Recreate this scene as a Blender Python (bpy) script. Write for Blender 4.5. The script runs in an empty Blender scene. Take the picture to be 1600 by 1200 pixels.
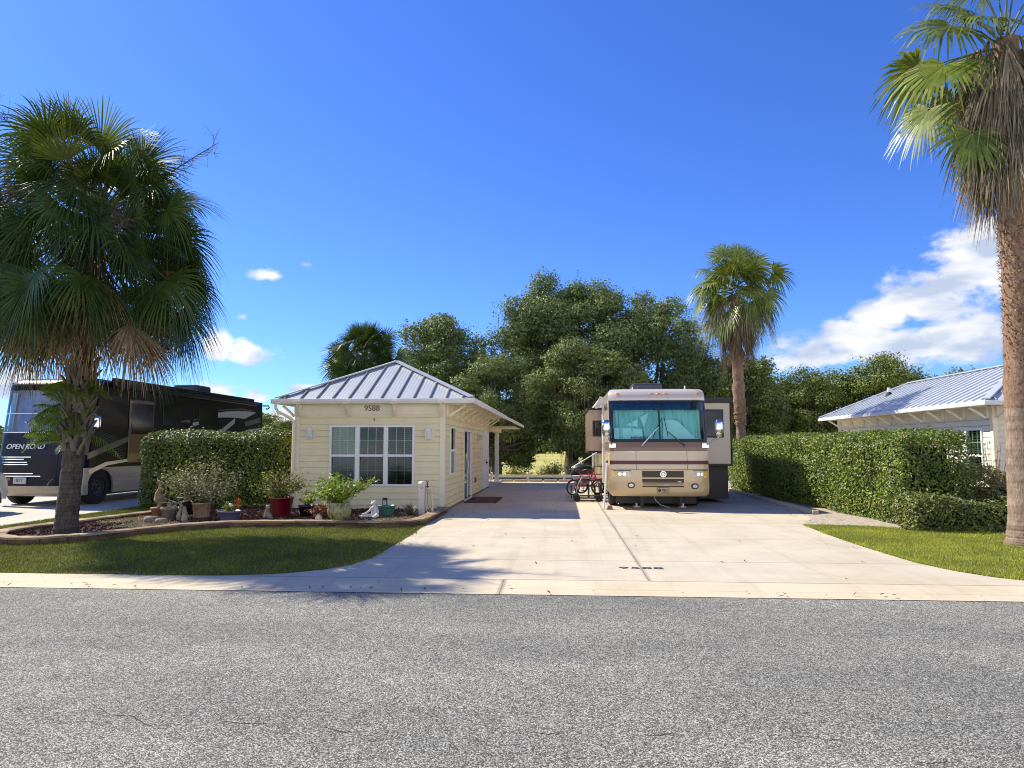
import bpy, math, random
import numpy as np
from mathutils import Vector, Matrix
R = math.radians
S = bpy.context.scene
COL = S.collection

# ---------------------------------------------------------------- camera, sky, sun, exposure
FOC, CAMH = 1110.0, 1.6                      # focal length in 1600-wide pixels, eye height
YAW, PITCH = math.atan(77 / 1110.0), math.atan(98 / 1110.0)
cam = bpy.data.cameras.new('camera'); camo = bpy.data.objects.new('camera', cam)
COL.objects.link(camo); S.camera = camo
cam.sensor_width = 36.0; cam.lens = 36.0 * FOC / 1600.0
cam.clip_start = 0.1; cam.clip_end = 3000
camo.location = (0, 0, CAMH); camo.rotation_euler = (math.pi / 2 + PITCH, 0, YAW)

SUNV = Vector((-0.90, 0.42, 1.0)).normalized()
sl = bpy.data.lights.new('sun', 'SUN'); so = bpy.data.objects.new('sun', sl); COL.objects.link(so)
sl.energy = 4.9; sl.angle = R(0.53); sl.color = (1.0, 0.94, 0.78)
so.rotation_euler = SUNV.to_track_quat('Z', 'Y').to_euler(); so.location = (-20, 10, 30)
S.view_settings.view_transform = 'Standard'; S.view_settings.look = 'None'
S.view_settings.exposure = 0.60; S.view_settings.gamma = 1.0
S.cycles.pixel_filter_type = 'BLACKMAN_HARRIS'; S.cycles.filter_width = 1.05
try: S.cycles.use_denoising = True; S.cycles.denoising_prefilter = 'NONE'
except Exception: pass
S.cycles.max_bounces = 8; S.cycles.transparent_max_bounces = 12

# measured places of the photograph turned into metres on real planes
_fw = np.array([-math.sin(YAW) * math.cos(PITCH), math.cos(YAW) * math.cos(PITCH), math.sin(PITCH)])
_rt = np.array([math.cos(YAW), math.sin(YAW), 0.0]); _up = np.cross(_rt, _fw); _C = np.array([0, 0, CAMH])
def _ray(x, y): return _fw * FOC + _rt * (x - 800) - _up * (y - 600)
def on_z(x, y, z=0.0): d = _ray(x, y); return _C + d * (z - CAMH) / d[2]
def on_y(x, y, Y): d = _ray(x, y); return _C + d * Y / d[1]
def on_x(x, y, X): d = _ray(x, y); return _C + d * X / d[0]

def make_world():
    w = bpy.data.worlds.new("World"); S.world = w; w.use_nodes = True
    nt = w.node_tree; N = nt.nodes; L = nt.links; N.clear()
    out = N.new('ShaderNodeOutputWorld')
    sky = N.new('ShaderNodeTexSky'); sky.sky_type = 'NISHITA'; sky.sun_disc = False
    sky.sun_elevation = math.asin(SUNV.z); sky.sun_rotation = math.atan2(SUNV.x, SUNV.y)
    sky.air_density = 1.0; sky.dust_density = 0.3; sky.ozone_density = 2.2
    hs = N.new('ShaderNodeHueSaturation'); hs.inputs['Saturation'].default_value = 1.12; hs.inputs['Hue'].default_value = 0.512
    L.new(sky.outputs[0], hs.inputs['Color'])
    bg = N.new('ShaderNodeBackground'); bg.inputs[1].default_value = 0.138; tm = N.new('ShaderNodeMix'); tm.data_type = 'RGBA'; tm.blend_type = 'MULTIPLY'; tm.inputs[0].default_value = 1; tm.inputs[7].default_value = (.36, .59, .99, 1); L.new(hs.outputs[0], tm.inputs[6]); L.new(tm.outputs[2], bg.inputs[0])
    tc = N.new('ShaderNodeTexCoord')
    def math_(op, a, b=None, clamp=False):
        n = N.new('ShaderNodeMath'); n.operation = op; n.use_clamp = clamp
        for i, v in enumerate((a, b)):
            if v is None: continue
            if isinstance(v, (int, float)): n.inputs[i].default_value = v
            else: L.new(v, n.inputs[i])
        return n.outputs[0]
    def dot(vec):
        n = N.new('ShaderNodeVectorMath'); n.operation = 'DOT_PRODUCT'
        L.new(tc.outputs['Generated'], n.inputs[0]); n.inputs[1].default_value = tuple(vec); return n.outputs['Value']
    blobs = [(1385,492,64,36),(1450,468,92,54),(1535,420,96,76),(1610,395,100,90),(1262,548,70,36),(1340,534,92,42),
             (1440,540,110,42),(1530,520,86,36),(1640,470,60,60),(415,429,62,17),(485,414,30,24),(380,494,26,18),(388,552,62,30),(340,545,36,28),
             (345,612,46,24),(395,622,36,16),(470,606,46,13),(15,598,60,36),(450,655,60,26),(-90,560,90,40),(1900,520,160,60),(-400,520,160,50)]
    acc = None
    for (x, y, rx, ry) in blobs:
        d = _ray(x, y); k = np.linalg.norm(d); d = d / k
        rr = np.cross(d, (0, 0, 1)); rr /= np.linalg.norm(rr); uu = np.cross(rr, d)
        a, b = rx / k, ry / k
        u = math_('POWER', dot(rr / a), 2.0); v = math_('POWER', dot(uu / b), 2.0)
        m = math_('SUBTRACT', 1.0, math_('POWER', math_('ADD', u, v), 0.5))
        if rx < 70 and 360 < x < 600: m = math_('SUBTRACT', m, 0.52 if y < 500 else 0.12)
        acc = m if acc is None else math_('MAXIMUM', acc, m)
    front = math_('GREATER_THAN', dot((0, 1, 0)), 0.0)
    no = N.new('ShaderNodeTexNoise'); no.inputs['Scale'].default_value = 17; no.inputs['Detail'].default_value = 9; no.inputs['Roughness'].default_value = 0.6
    mp = N.new('ShaderNodeMapping'); mp.inputs['Scale'].default_value = (1, 1, 1.7)
    L.new(tc.outputs['Generated'], mp.inputs[0]); L.new(mp.outputs[0], no.inputs['Vector'])
    dens = math_('ADD', math_('MAXIMUM', acc, -1.0), math_('MULTIPLY', math_('SUBTRACT', no.outputs['Fac'], 0.5), 2.2))
    mr = N.new('ShaderNodeMapRange'); mr.interpolation_type = 'SMOOTHSTEP'
    mr.inputs['From Min'].default_value = 0.02; mr.inputs['From Max'].default_value = 0.50
    L.new(dens, mr.inputs['Value'])
    alpha = math_('MULTIPLY', math_('MULTIPLY', mr.outputs[0], front), 0.93)
    # added bright cloud bank behind the camera, out of view, to light front walls
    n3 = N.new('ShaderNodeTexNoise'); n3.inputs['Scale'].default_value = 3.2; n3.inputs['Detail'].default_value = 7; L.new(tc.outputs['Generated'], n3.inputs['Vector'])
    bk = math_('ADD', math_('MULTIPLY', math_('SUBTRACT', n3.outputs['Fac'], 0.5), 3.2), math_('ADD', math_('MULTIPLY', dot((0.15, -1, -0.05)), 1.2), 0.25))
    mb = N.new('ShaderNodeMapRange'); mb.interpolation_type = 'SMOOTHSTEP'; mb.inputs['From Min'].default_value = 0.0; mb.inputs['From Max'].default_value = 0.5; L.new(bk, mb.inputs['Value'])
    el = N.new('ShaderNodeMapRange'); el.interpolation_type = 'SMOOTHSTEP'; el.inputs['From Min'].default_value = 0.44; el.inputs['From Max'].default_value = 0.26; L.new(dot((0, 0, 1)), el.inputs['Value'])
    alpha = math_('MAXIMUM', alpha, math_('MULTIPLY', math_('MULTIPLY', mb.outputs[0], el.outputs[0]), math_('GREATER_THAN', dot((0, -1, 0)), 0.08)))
    n2 = N.new('ShaderNodeTexNoise'); n2.inputs['Scale'].default_value = 12; n2.inputs['Detail'].default_value = 6
    mp2 = N.new('ShaderNodeMapping'); mp2.inputs['Scale'].default_value = (1, 1, 2.6); mp2.inputs['Location'].default_value = (.4, .2, .12)
    L.new(tc.outputs['Generated'], mp2.inputs[0]); L.new(mp2.outputs[0], n2.inputs['Vector'])
    cr = N.new('ShaderNodeValToRGB'); cr.color_ramp.elements[0].position = .40; cr.color_ramp.elements[1].position = .60
    cr.color_ramp.elements[0].color = (.46, .52, .64, 1); cr.color_ramp.elements[1].color = (.86, .85, .84, 1)
    L.new(n2.outputs['Fac'], cr.inputs[0])
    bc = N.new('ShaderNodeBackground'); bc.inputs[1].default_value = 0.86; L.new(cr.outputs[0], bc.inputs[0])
    bst = math_('ADD', 0.86, math_('MULTIPLY', math_('GREATER_THAN', dot((0, -1, 0)), 0.08), 0.75)); L.new(bst, bc.inputs[1])  # extra strength for the added bank behind the camera, as fill light
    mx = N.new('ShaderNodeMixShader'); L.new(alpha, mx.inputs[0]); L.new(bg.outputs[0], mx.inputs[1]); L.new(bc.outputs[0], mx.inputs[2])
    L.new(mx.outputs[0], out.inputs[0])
make_world()

# ---------------------------------------------------------------- mesh helpers
ORG = {}
class MB:
    """collects polygons and links them as ONE mesh object"""
    def __init__(s, T=None): s.V = []; s.F = []; s.n = 0; s.T = T
    def add(s, verts, faces):
        v = np.asarray(verts, float).reshape(-1, 3)
        if s.T is not None: v = np.array([s.T(*p) for p in v])
        s.V.append(v)
        for f in faces: s.F.append(np.asarray([f]) + s.n)
        s.n += len(v)
    def polys(s, arr):
        arr = np.asarray(arr, float); n, k, _ = arr.shape
        if n == 0: return
        s.V.append(arr.reshape(-1, 3)); s.F.append(np.arange(n * k).reshape(n, k) + s.n); s.n += n * k
    def grid(s, P, close_u=False, close_v=False):
        P = np.asarray(P, float); a, b = P.shape[:2]; idx = np.arange(a * b).reshape(a, b)
        if close_u: idx = np.vstack([idx, idx[:1]])
        if close_v: idx = np.hstack([idx, idx[:, :1]])
        q = np.stack([idx[:-1, :-1], idx[1:, :-1], idx[1:, 1:], idx[:-1, 1:]], -1).reshape(-1, 4)
        v = P.reshape(-1, 3)
        if s.T is not None: v = np.array([s.T(*p) for p in v])
        s.V.append(v); s.F.append(q + s.n); s.n += len(v)
    def box(s, x0, x1, y0, y1, z0, z1):
        v = [(x, y, z) for z in (z0, z1) for y in (y0, y1) for x in (x0, x1)]
        s.add(v, [(0, 2, 3, 1), (4, 5, 7, 6), (0, 1, 5, 4), (2, 6, 7, 3), (0, 4, 6, 2), (1, 3, 7, 5)])
    def rbox(s, c, sx, sy, sz, rz=0, rx=0, ry=0):
        m = Matrix.Rotation(rz, 3, 'Z') @ Matrix.Rotation(rx, 3, 'X') @ Matrix.Rotation(ry, 3, 'Y')
        v = [Vector(c) + m @ Vector((x * sx / 2, y * sy / 2, z * sz / 2)) for z in (-1, 1) for y in (-1, 1) for x in (-1, 1)]
        s.add([tuple(p) for p in v], [(0, 2, 3, 1), (4, 5, 7, 6), (0, 1, 5, 4), (2, 6, 7, 3), (0, 4, 6, 2), (1, 3, 7, 5)])
    def tube(s, pts, rad, k=8, caps=True):
        pts = np.asarray(pts, float); n = len(pts); rad = np.broadcast_to(np.asarray(rad, float), (n,))
        rings = []; prev = None
        for i in range(n):
            t = pts[min(i + 1, n - 1)] - pts[max(i - 1, 0)]; t = t / (np.linalg.norm(t) + 1e-9)
            a = prev if prev is not None else (np.array([0, 0, 1.0]) if abs(t[2]) < .9 else np.array([1.0, 0, 0]))
            a = a - t * (a @ t); a /= np.linalg.norm(a) + 1e-9; prev = a; b = np.cross(t, a)
            an = np.arange(k) * 2 * math.pi / k
            rings.append(pts[i] + rad[i] * (np.cos(an)[:, None] * a + np.sin(an)[:, None] * b))
        s.grid(np.array(rings), close_v=True)
        if caps:
            s.add(rings[0], [tuple(range(k))[::-1]]); s.add(rings[-1], [tuple(range(k))])
    def lathe(s, prof, c=(0, 0, 0), k=20, sx=1, sy=1, wob=None):
        an = np.arange(k) * 2 * math.pi / k
        P = []
        for (r, z) in prof:
            rr = r if wob is None else r * (1 + wob * np.sin(an * 3 + z * 9) * .5 + wob * np.sin(an * 7 + z * 17) * .4)
            P.append(np.stack([c[0] + sx * rr * np.cos(an), c[1] + sy * rr * np.sin(an), np.full(k, c[2] + z)], -1))
        s.grid(np.array(P), close_v=True)
    def prism(s, poly, d):
        """poly: coplanar 3-D outline, d: thickness vector"""
        p = np.asarray(poly, float); q = p + np.asarray(d, float); n = len(p)
        s.add(np.vstack([p, q]), [tuple(range(n))[::-1], tuple(range(n, 2 * n))] + [(i, (i + 1) % n, n + (i + 1) % n, n + i) for i in range(n)])
    def sphere(s, c, rx, ry=None, rz=None, k=12):
        ry = ry or rx; rz = rz or rx
        P = []
        for i in range(k // 2 + 1):
            a = math.pi * i / (k // 2) - math.pi / 2
            P.append([(c[0] + rx * math.cos(a) * math.cos(b), c[1] + ry * math.cos(a) * math.sin(b), c[2] + rz * math.sin(a)) for b in np.arange(k) * 2 * math.pi / k])
        s.grid(np.array(P), close_v=True)
    def mesh(s, name, mat, smooth=False, org=(0, 0, 0)):
        me = bpy.data.meshes.new(name)
        V = np.vstack(s.V) - np.asarray(org, float)
        me.vertices.add(len(V)); me.vertices.foreach_set('co', V.ravel())
        li = np.concatenate([f.ravel() for f in s.F]); tot = np.concatenate([np.full(len(f), f.shape[1]) for f in s.F])
        st = np.concatenate([[0], np.cumsum(tot)[:-1]])
        me.loops.add(len(li)); me.loops.foreach_set('vertex_index', li.astype(np.int32))
        me.polygons.add(len(tot)); me.polygons.foreach_set('loop_start', st.astype(np.int32)); me.polygons.foreach_set('loop_total', tot.astype(np.int32))
        me.update(calc_edges=True); me.validate()
        me.polygons.foreach_set('use_smooth', np.full(len(me.polygons), bool(smooth)))
        me.materials.append(mat); return me
    def build(s, name, mat, parent=None, smooth=False, bevel=0, loc=None):
        o = None
        org = ORG[parent] if parent is not None else (loc if loc is not None else (0, 0, 0))
        o = bpy.data.objects.new(name, s.mesh(name, mat, smooth, org)); COL.objects.link(o)
        ORG[o] = tuple(org)
        if parent is not None: o.parent = parent
        else: o.location = org
        if bevel:
            m = o.modifiers.new('bevel', 'BEVEL'); m.width = bevel; m.segments = 2; m.limit_method = 'ANGLE'
        return o

def tag(o, label=None, cat=None, group=None, kind=None):
    if label: o['label'] = label
    if cat: o['category'] = cat
    if group: o['group'] = group
    if kind: o['kind'] = kind
    return o
def thing(name, loc, label, cat, group=None, rz=0):
    o = bpy.data.objects.new(name, None); COL.objects.link(o); o.location = loc; o.rotation_euler = (0, 0, rz)
    o.empty_display_size = .2; ORG[o] = tuple(loc); return tag(o, label, cat, group)
def copy_tree(o, parent=None):
    c = o.copy(); COL.objects.link(c); c.parent = parent; ORG[c] = ORG.get(o, (0, 0, 0))
    for ch in [x for x in list(o.children)]: copy_tree(ch, c)
    return c
def text_obj(body, size, name, mat, parent, M, depth=.004, shear=0):
    cu = bpy.data.curves.new(name, 'FONT'); cu.body = body; cu.size = size; cu.extrude = depth; cu.align_x = 'CENTER'; cu.align_y = 'CENTER'; cu.shear = shear
    t = bpy.data.objects.new(name, cu); COL.objects.link(t)
    dg = bpy.context.evaluated_depsgraph_get(); dg.update()
    me = bpy.data.meshes.new_from_object(t.evaluated_get(dg)); bpy.data.objects.remove(t)
    me.materials.clear(); me.materials.append(mat)
    me.transform(M)
    if parent is not None: me.transform(Matrix.Translation(-Vector(ORG[parent])))
    o = bpy.data.objects.new(name, me); COL.objects.link(o)
    if parent is not None: o.parent = parent; ORG[o] = ORG[parent]
    return o
FRONT = Matrix(((1, 0, 0, 0), (0, 0, -1, 0), (0, 1, 0, 0), (0, 0, 0, 1)))      # text lying in XY -> facing -Y

# ---------------------------------------------------------------- materials
MATS = {}
def nodes(name):
    m = bpy.data.materials.new(name); m.use_nodes = True; nt = m.node_tree
    return m, nt, nt.nodes, nt.links, nt.nodes['Principled BSDF']
def noise(N, L, scale, detail=4, rough=.55, coord='Object', stretch=None):
    tc = N.new('ShaderNodeTexCoord'); n = N.new('ShaderNodeTexNoise')
    n.inputs['Scale'].default_value = scale; n.inputs['Detail'].default_value = detail; n.inputs['Roughness'].default_value = rough
    if stretch:
        mp = N.new('ShaderNodeMapping'); mp.inputs['Scale'].default_value = stretch
        L.new(tc.outputs[coord], mp.inputs[0]); L.new(mp.outputs[0], n.inputs['Vector'])
    else: L.new(tc.outputs[coord], n.inputs['Vector'])
    return n.outputs['Fac']
def ramp(N, L, fac, stops):
    r = N.new('ShaderNodeValToRGB'); e = r.color_ramp.elements
    while len(e) < len(stops): e.new(.5)
    for i, (p, c) in enumerate(stops): e[i].position = p; e[i].color = tuple(c) + (1,)
    L.new(fac, r.inputs[0]); return r.outputs[0]
def mixc(N, L, fac, a, b, mode='MIX'):
    m = N.new('ShaderNodeMix'); m.data_type = 'RGBA'; m.blend_type = mode
    for i, v in ((0, fac), (6, a), (7, b)):
        if isinstance(v, (int, float)): m.inputs[i].default_value = v
        elif isinstance(v, tuple): m.inputs[i].default_value = v + (1,)
        else: L.new(v, m.inputs[i])
    return m.outputs[2]
def bump(N, L, p, h, strength=.3, dist=.01):
    b = N.new('ShaderNodeBump'); b.inputs['Strength'].default_value = strength; b.inputs['Distance'].default_value = dist
    L.new(h, b.inputs['Height']); L.new(b.outputs[0], p.inputs['Normal'])
def mat(name, col, rough=.6, metal=0, var=.12, scale=6, bmp=0, bscale=40, coat=0, spec=None, stretch=None):
    if name in MATS: return MATS[name]
    m, nt, N, L, p = nodes(name)
    lo = tuple(c * (1 - var) for c in col); hi = tuple(min(1, c * (1 + var)) for c in col)
    L.new(ramp(N, L, noise(N, L, scale, 6, .62, stretch=stretch), [(.3, lo), (.7, hi)]), p.inputs['Base Color'])
    p.inputs['Roughness'].default_value = rough; p.inputs['Metallic'].default_value = metal; p.inputs['Coat Weight'].default_value = coat
    if spec is not None: p.inputs['Specular IOR Level'].default_value = spec
    if bmp: bump(N, L, p, noise(N, L, bscale, 5, stretch=stretch), bmp)
    MATS[name] = m; return m
def leafmat(name, c1, c2, trans=.3, rough=.5, big=1.2, spec=.4, c3=None):
    m, nt, N, L, p = nodes(name)
    g = N.new('ShaderNodeNewGeometry')
    a = ramp(N, L, g.outputs['Random Per Island'], [(0, c1), (1, c2)] if c3 is None else [(0, c1), (.85, c2), (1, c3)])
    b = ramp(N, L, noise(N, L, big, 3), [(.3, (.62, .66, .62)), (.7, (1.25, 1.2, 1.0))])
    c = mixc(N, L, 1.0, a, b, 'MULTIPLY')
    L.new(c, p.inputs['Base Color']); p.inputs['Roughness'].default_value = rough; p.inputs['Specular IOR Level'].default_value = spec
    t = N.new('ShaderNodeBsdfTranslucent'); L.new(mixc(N, L, 1.0, c, (1.25, 1.25, .55), 'MULTIPLY'), t.inputs[0])
    mx = N.new('ShaderNodeMixShader'); mx.inputs[0].default_value = trans
    L.new(p.outputs[0], mx.inputs[1]); L.new(t.outputs[0], mx.inputs[2]); L.new(mx.outputs[0], N['Material Output'].inputs[0])
    return m
def glassmat(name, tint, mirror=.12, rough=.02, opac=.0, dark=(.01, .012, .012)):
    m, nt, N, L, p = nodes(name); N.remove(p)
    tr = N.new('ShaderNodeBsdfTransparent'); tr.inputs[0].default_value = tuple(tint) + (1,)
    gl = N.new('ShaderNodeBsdfGlossy'); gl.inputs['Roughness'].default_value = rough; gl.inputs[0].default_value = (.9, .95, 1, 1)
    ge = N.new('ShaderNodeNewGeometry'); dt = N.new('ShaderNodeVectorMath'); dt.operation = 'DOT_PRODUCT'
    L.new(ge.outputs['Incoming'], dt.inputs[0]); L.new(ge.outputs['Normal'], dt.inputs[1])
    def mm(op, x, y):
        n = N.new('ShaderNodeMath'); n.operation = op; n.use_clamp = op == 'ADD'
        for i, v in enumerate((x, y)):
            if isinstance(v, (int, float)): n.inputs[i].default_value = v
            elif v is not None: L.new(v, n.inputs[i])
        return n.outputs[0]
    sc = mm('MULTIPLY', mm('POWER', mm('SUBTRACT', 1.0, mm('ABSOLUTE', dt.outputs['Value'], None)), 5.0), .96)     # Schlick, same from both sides of the pane
    ad = N.new('ShaderNodeMath'); ad.operation = 'ADD'; ad.use_clamp = True; L.new(sc, ad.inputs[0]); ad.inputs[1].default_value = mirror + .04
    mx = N.new('ShaderNodeMixShader'); L.new(ad.outputs[0], mx.inputs[0]); L.new(tr.outputs[0], mx.inputs[1]); L.new(gl.outputs[0], mx.inputs[2])
    L.new(mx.outputs[0], N['Material Output'].inputs[0]); return m

def asphalt():
    m, nt, N, L, p = nodes('asphalt')
    tc = N.new('ShaderNodeTexCoord')
    v = N.new('ShaderNodeTexVoronoi'); v.inputs['Scale'].default_value = 150; L.new(tc.outputs['Object'], v.inputs['Vector'])
    sep = N.new('ShaderNodeSeparateColor'); L.new(v.outputs['Color'], sep.inputs[0])
    ag = ramp(N, L, sep.outputs[0], [(0, (.04, .039, .035)), (.28, (.125, .122, .108)), (.60, (.285, .278, .242)), (1, (.72, .70, .61))])
    e = N.new('ShaderNodeTexVoronoi'); e.feature = 'DISTANCE_TO_EDGE'; e.inputs['Scale'].default_value = 150; L.new(tc.outputs['Object'], e.inputs['Vector'])
    gap = ramp(N, L, e.outputs['Distance'], [(.0, (.35, .35, .35)), (.16, (1, 1, 1))])
    c = mixc(N, L, 1.0, ag, gap, 'MULTIPLY')
    big = ramp(N, L, noise(N, L, .55, 5, .6, stretch=(.5, 1.3, 1)), [(.3, (.70, .70, .71)), (.68, (1.18, 1.14, 1.07))])
    c = mixc(N, L, 1.0, c, big, 'MULTIPLY')
    med = ramp(N, L, noise(N, L, 7, 5, .7), [(.3, (.82, .82, .82)), (.7, (1.12, 1.12, 1.12))])
    c = mixc(N, L, 1.0, c, med, 'MULTIPLY')
    # thin wandering cracks
    wn = N.new('ShaderNodeTexNoise'); wn.inputs['Scale'].default_value = 3.2; wn.inputs['Detail'].default_value = 6; L.new(tc.outputs['Object'], wn.inputs['Vector'])
    ws = N.new('ShaderNodeVectorMath'); ws.operation = 'MULTIPLY_ADD'; L.new(wn.outputs['Color'], ws.inputs[0]); ws.inputs[1].default_value = (.55, .55, 0); L.new(tc.outputs['Object'], ws.inputs[2])
    ck = N.new('ShaderNodeTexVoronoi'); ck.feature = 'DISTANCE_TO_EDGE'; ck.inputs['Scale'].default_value = .52; L.new(ws.outputs[0], ck.inputs['Vector'])
    line = ramp(N, L, ck.outputs['Distance'], [(.0022, (1, 1, 1)), (.0055, (0, 0, 0))])
    msk = ramp(N, L, noise(N, L, .9, 3), [(.60, (0, 0, 0)), (.66, (.5, .5, .5))])
    k = mixc(N, L, 1.0, line, msk, 'MULTIPLY')
    c = mixc(N, L, k, c, (.02, .02, .02))
    L.new(c, p.inputs['Base Color']); p.inputs['Roughness'].default_value = .85; p.inputs['Specular IOR Level'].default_value = .3
    bump(N, L, p, e.outputs['Distance'], .55, .006)
    return m
def concrete(name, col, seam_x=None, joints=(), stain=True):
    m, nt, N, L, p = nodes(name)
    c = ramp(N, L, noise(N, L, 1.1, 8, .65), [(.25, tuple(x * .84 for x in col)), (.72, tuple(x * 1.08 for x in col))])
    fine = ramp(N, L, noise(N, L, 160, 3, .7), [(.25, (.84, .84, .84)), (.75, (1.12, 1.12, 1.12))])
    c = mixc(N, L, 1.0, c, fine, 'MULTIPLY')
    broom = ramp(N, L, noise(N, L, 9, 4, .6, stretch=(.25, 4, 1)), [(.3, (.94, .94, .93)), (.7, (1.04, 1.04, 1.04))])
    c = mixc(N, L, 1.0, c, broom, 'MULTIPLY')
    sp = ramp(N, L, noise(N, L, 14, 2, .5), [(.24, (.45, .42, .38)), (.28, (1, 1, 1))])
    c = mixc(N, L, .5, c, sp, 'MULTIPLY')
    dr = ramp(N, L, noise(N, L, 26, 2, .5), [(.20, (.30, .27, .23)), (.225, (1, 1, 1))]); c = mixc(N, L, .8, c, dr, 'MULTIPLY')
    tr_ = ramp(N, L, noise(N, L, 2.2, 5, .7, stretch=(1.6, .05, 1)), [(.34, (.90, .885, .87)), (.5, (1, 1, 1))]); c = mixc(N, L, 1.0, c, tr_, 'MULTIPLY')
    tc = N.new('ShaderNodeTexCoord'); sx = N.new('ShaderNodeSeparateXYZ'); L.new(tc.outputs['Object'], sx.inputs[0])
    wob = noise(N, L, 1.5, 5, .7)
    def near(out, val, w, amp=.03):
        a = N.new('ShaderNodeMath'); a.operation = 'MULTIPLY_ADD'; L.new(wob, a.inputs[0]); a.inputs[1].default_value = amp; a.inputs[2].default_value = -val - amp / 2
        b = N.new('ShaderNodeMath'); b.operation = 'ADD'; L.new(out, b.inputs[0]); L.new(a.outputs[0], b.inputs[1])
        d = N.new('ShaderNodeMath'); d.operation = 'ABSOLUTE'; L.new(b.outputs[0], d.inputs[0])
        r = N.new('ShaderNodeMapRange'); r.inputs['From Min'].default_value = w * .5; r.inputs['From Max'].default_value = w * 1.3; r.inputs['To Min'].default_value = 1; r.inputs['To Max'].default_value = 0
        L.new(d.outputs[0], r.inputs['Value']); return r.outputs[0]
    if seam_x is not None:
        c = mixc(N, L, near(sx.outputs[0], seam_x, .007, .012), c, (.10, .085, .07))
        halo = N.new('ShaderNodeMath'); halo.operation = 'MULTIPLY'; L.new(near(sx.outputs[0], seam_x, .035, .07), halo.inputs[0]); L.new(noise(N, L, .8, 3), halo.inputs[1])
        c = mixc(N, L, halo.outputs[0], c, (.24, .2, .16))
    for (y, w, k) in joints:
        f = N.new('ShaderNodeMath'); f.operation = 'MULTIPLY'; L.new(near(sx.outputs[1], y, w, .012), f.inputs[0]); f.inputs[1].default_value = k
        c = mixc(N, L, f.outputs[0], c, (.13, .105, .085))
    if stain:
        st = ramp(N, L, noise(N, L, .35, 5, .6), [(.5, (1, 1, 1)), (.75, (.86, .82, .76))])
        c = mixc(N, L, 1.0, c, st, 'MULTIPLY')
    L.new(c, p.inputs['Base Color']); p.inputs['Roughness'].default_value = .8; p.inputs['Specular IOR Level'].default_value = .3
    bump(N, L, p, noise(N, L, 220, 3), .12, .003); return m
def barkmat(name, c1, c2, ring=0, scale=20, bmp=.6):
    m, nt, N, L, p = nodes(name)
    a = noise(N, L, scale, 8, .7, stretch=(1, 1, .35))
    c = ramp(N, L, a, [(.28, c1), (.72, c2)])
    if ring:
        b = noise(N, L, ring, 3, .6, stretch=(.04, .04, 1)); c = mixc(N, L, 1.0, c, ramp(N, L, b, [(.35, (.6, .6, .6)), (.6, (1.15, 1.15, 1.15))]), 'MULTIPLY')
    L.new(c, p.inputs['Base Color']); p.inputs['Roughness'].default_value = .95; p.inputs['Specular IOR Level'].default_value = .15
    bump(N, L, p, a, bmp, .03); return m

M_asphalt = asphalt()
M_conc = concrete('driveway_concrete', (.57, .49, .368), 1.04, [(10.25, .012, .75), (12.75, .012, .7), (15.4, .013, .7), (18.1, .014, .7), (21, .01, .4), (24, .01, .4), (27, .01, .4), (30, .01, .4)])
M_conc2 = concrete('neighbour_concrete', (.56, .50, .42), None, [(12, .01, .4), (15, .01, .4), (20, .01, .4)])
M_curb = concrete('curb_concrete', (.62, .52, .365), -0.70, [(8.30, .012, .22), (8.712, .012, .9)])
M_white = mat('white_paint', (.74, .73, .70), .5, var=.05, scale=3)
M_cream = mat('cream_siding', (.75, .655, .40), .62, var=.05, scale=2.5)
M_trim = mat('cream_trim', (.76, .67, .46), .55, var=.05, scale=3)
M_trim2 = mat('pale_trim', (.77, .69, .50), .55, var=.05, scale=3)
M_roof = mat('roof_metal', (.46, .465, .47), .45, .12, var=.05, scale=1.5)
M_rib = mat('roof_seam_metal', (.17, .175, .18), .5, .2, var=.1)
M_rib2 = mat('pale_seam_metal', (.55, .57, .60), .45, .3, var=.08)
M_roof2 = mat('blue_roof_metal', (.52, .55, .60), .45, .25, var=.06, scale=1.5)
M_blk = mat('black_plastic', (.016, .016, .017), .45, var=.2)
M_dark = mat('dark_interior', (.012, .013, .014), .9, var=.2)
M_rub = mat('tyre_rubber', (.018, .018, .018), .85, var=.25, scale=20)
M_chrome = mat('chrome', (.66, .67, .69), .07, 1.0, var=.03)
M_steel = mat('brushed_steel', (.55, .55, .56), .35, .9, var=.08)
M_amber = mat('amber_lens', (.75, .28, .03), .25, var=.1, coat=.6)
M_grayplastic = mat('grey_plastic', (.42, .43, .43), .5, var=.08)
M_glass = glassmat('window_glass', (.55, .70, .63), .0)
M_screen = glassmat('screened_glass', (.26, .34, .36), .0, .1)
M_dglass = glassmat('dark_glass', (.05, .06, .065), .0)
M_soil = mat('soil', (.06, .042, .03), .95, var=.35, scale=25, bmp=.5)
# ---------------------------------------------------------------- setting
def arc_drive():
    """outline of the driveway slab, flared at the street"""
    L_ = [(-5.0, 8.72), (-4.4, 8.76), (-3.9, 8.84), (-3.5, 8.97), (-3.15, 9.25), (-2.9, 9.65), (-2.78, 10.2), (-2.74, 11.0), (-2.74, 13.2), (-2.84, 15.2), (-2.9, 17.5), (-2.9, 33.2)]
    R_ = [(5.95, 33.2), (5.95, 18.7), (5.6, 16.6), (4.95, 15.2), (4.84, 13.5), (4.82, 11.9), (4.88, 10.4), (5.05, 9.75), (5.3, 9.3), (5.7, 8.98), (6.4, 8.8), (7.4, 8.72)]
    return L_ + R_
def sheet(name, poly, z, m, thick=0):
    b = MB(); p = [(x, y, z) for x, y in poly]
    if thick: b.prism(p, (0, 0, -thick))
    else: b.add(p, [tuple(range(len(p)))])
    return tag(b.build(name, m), kind='structure')
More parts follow.
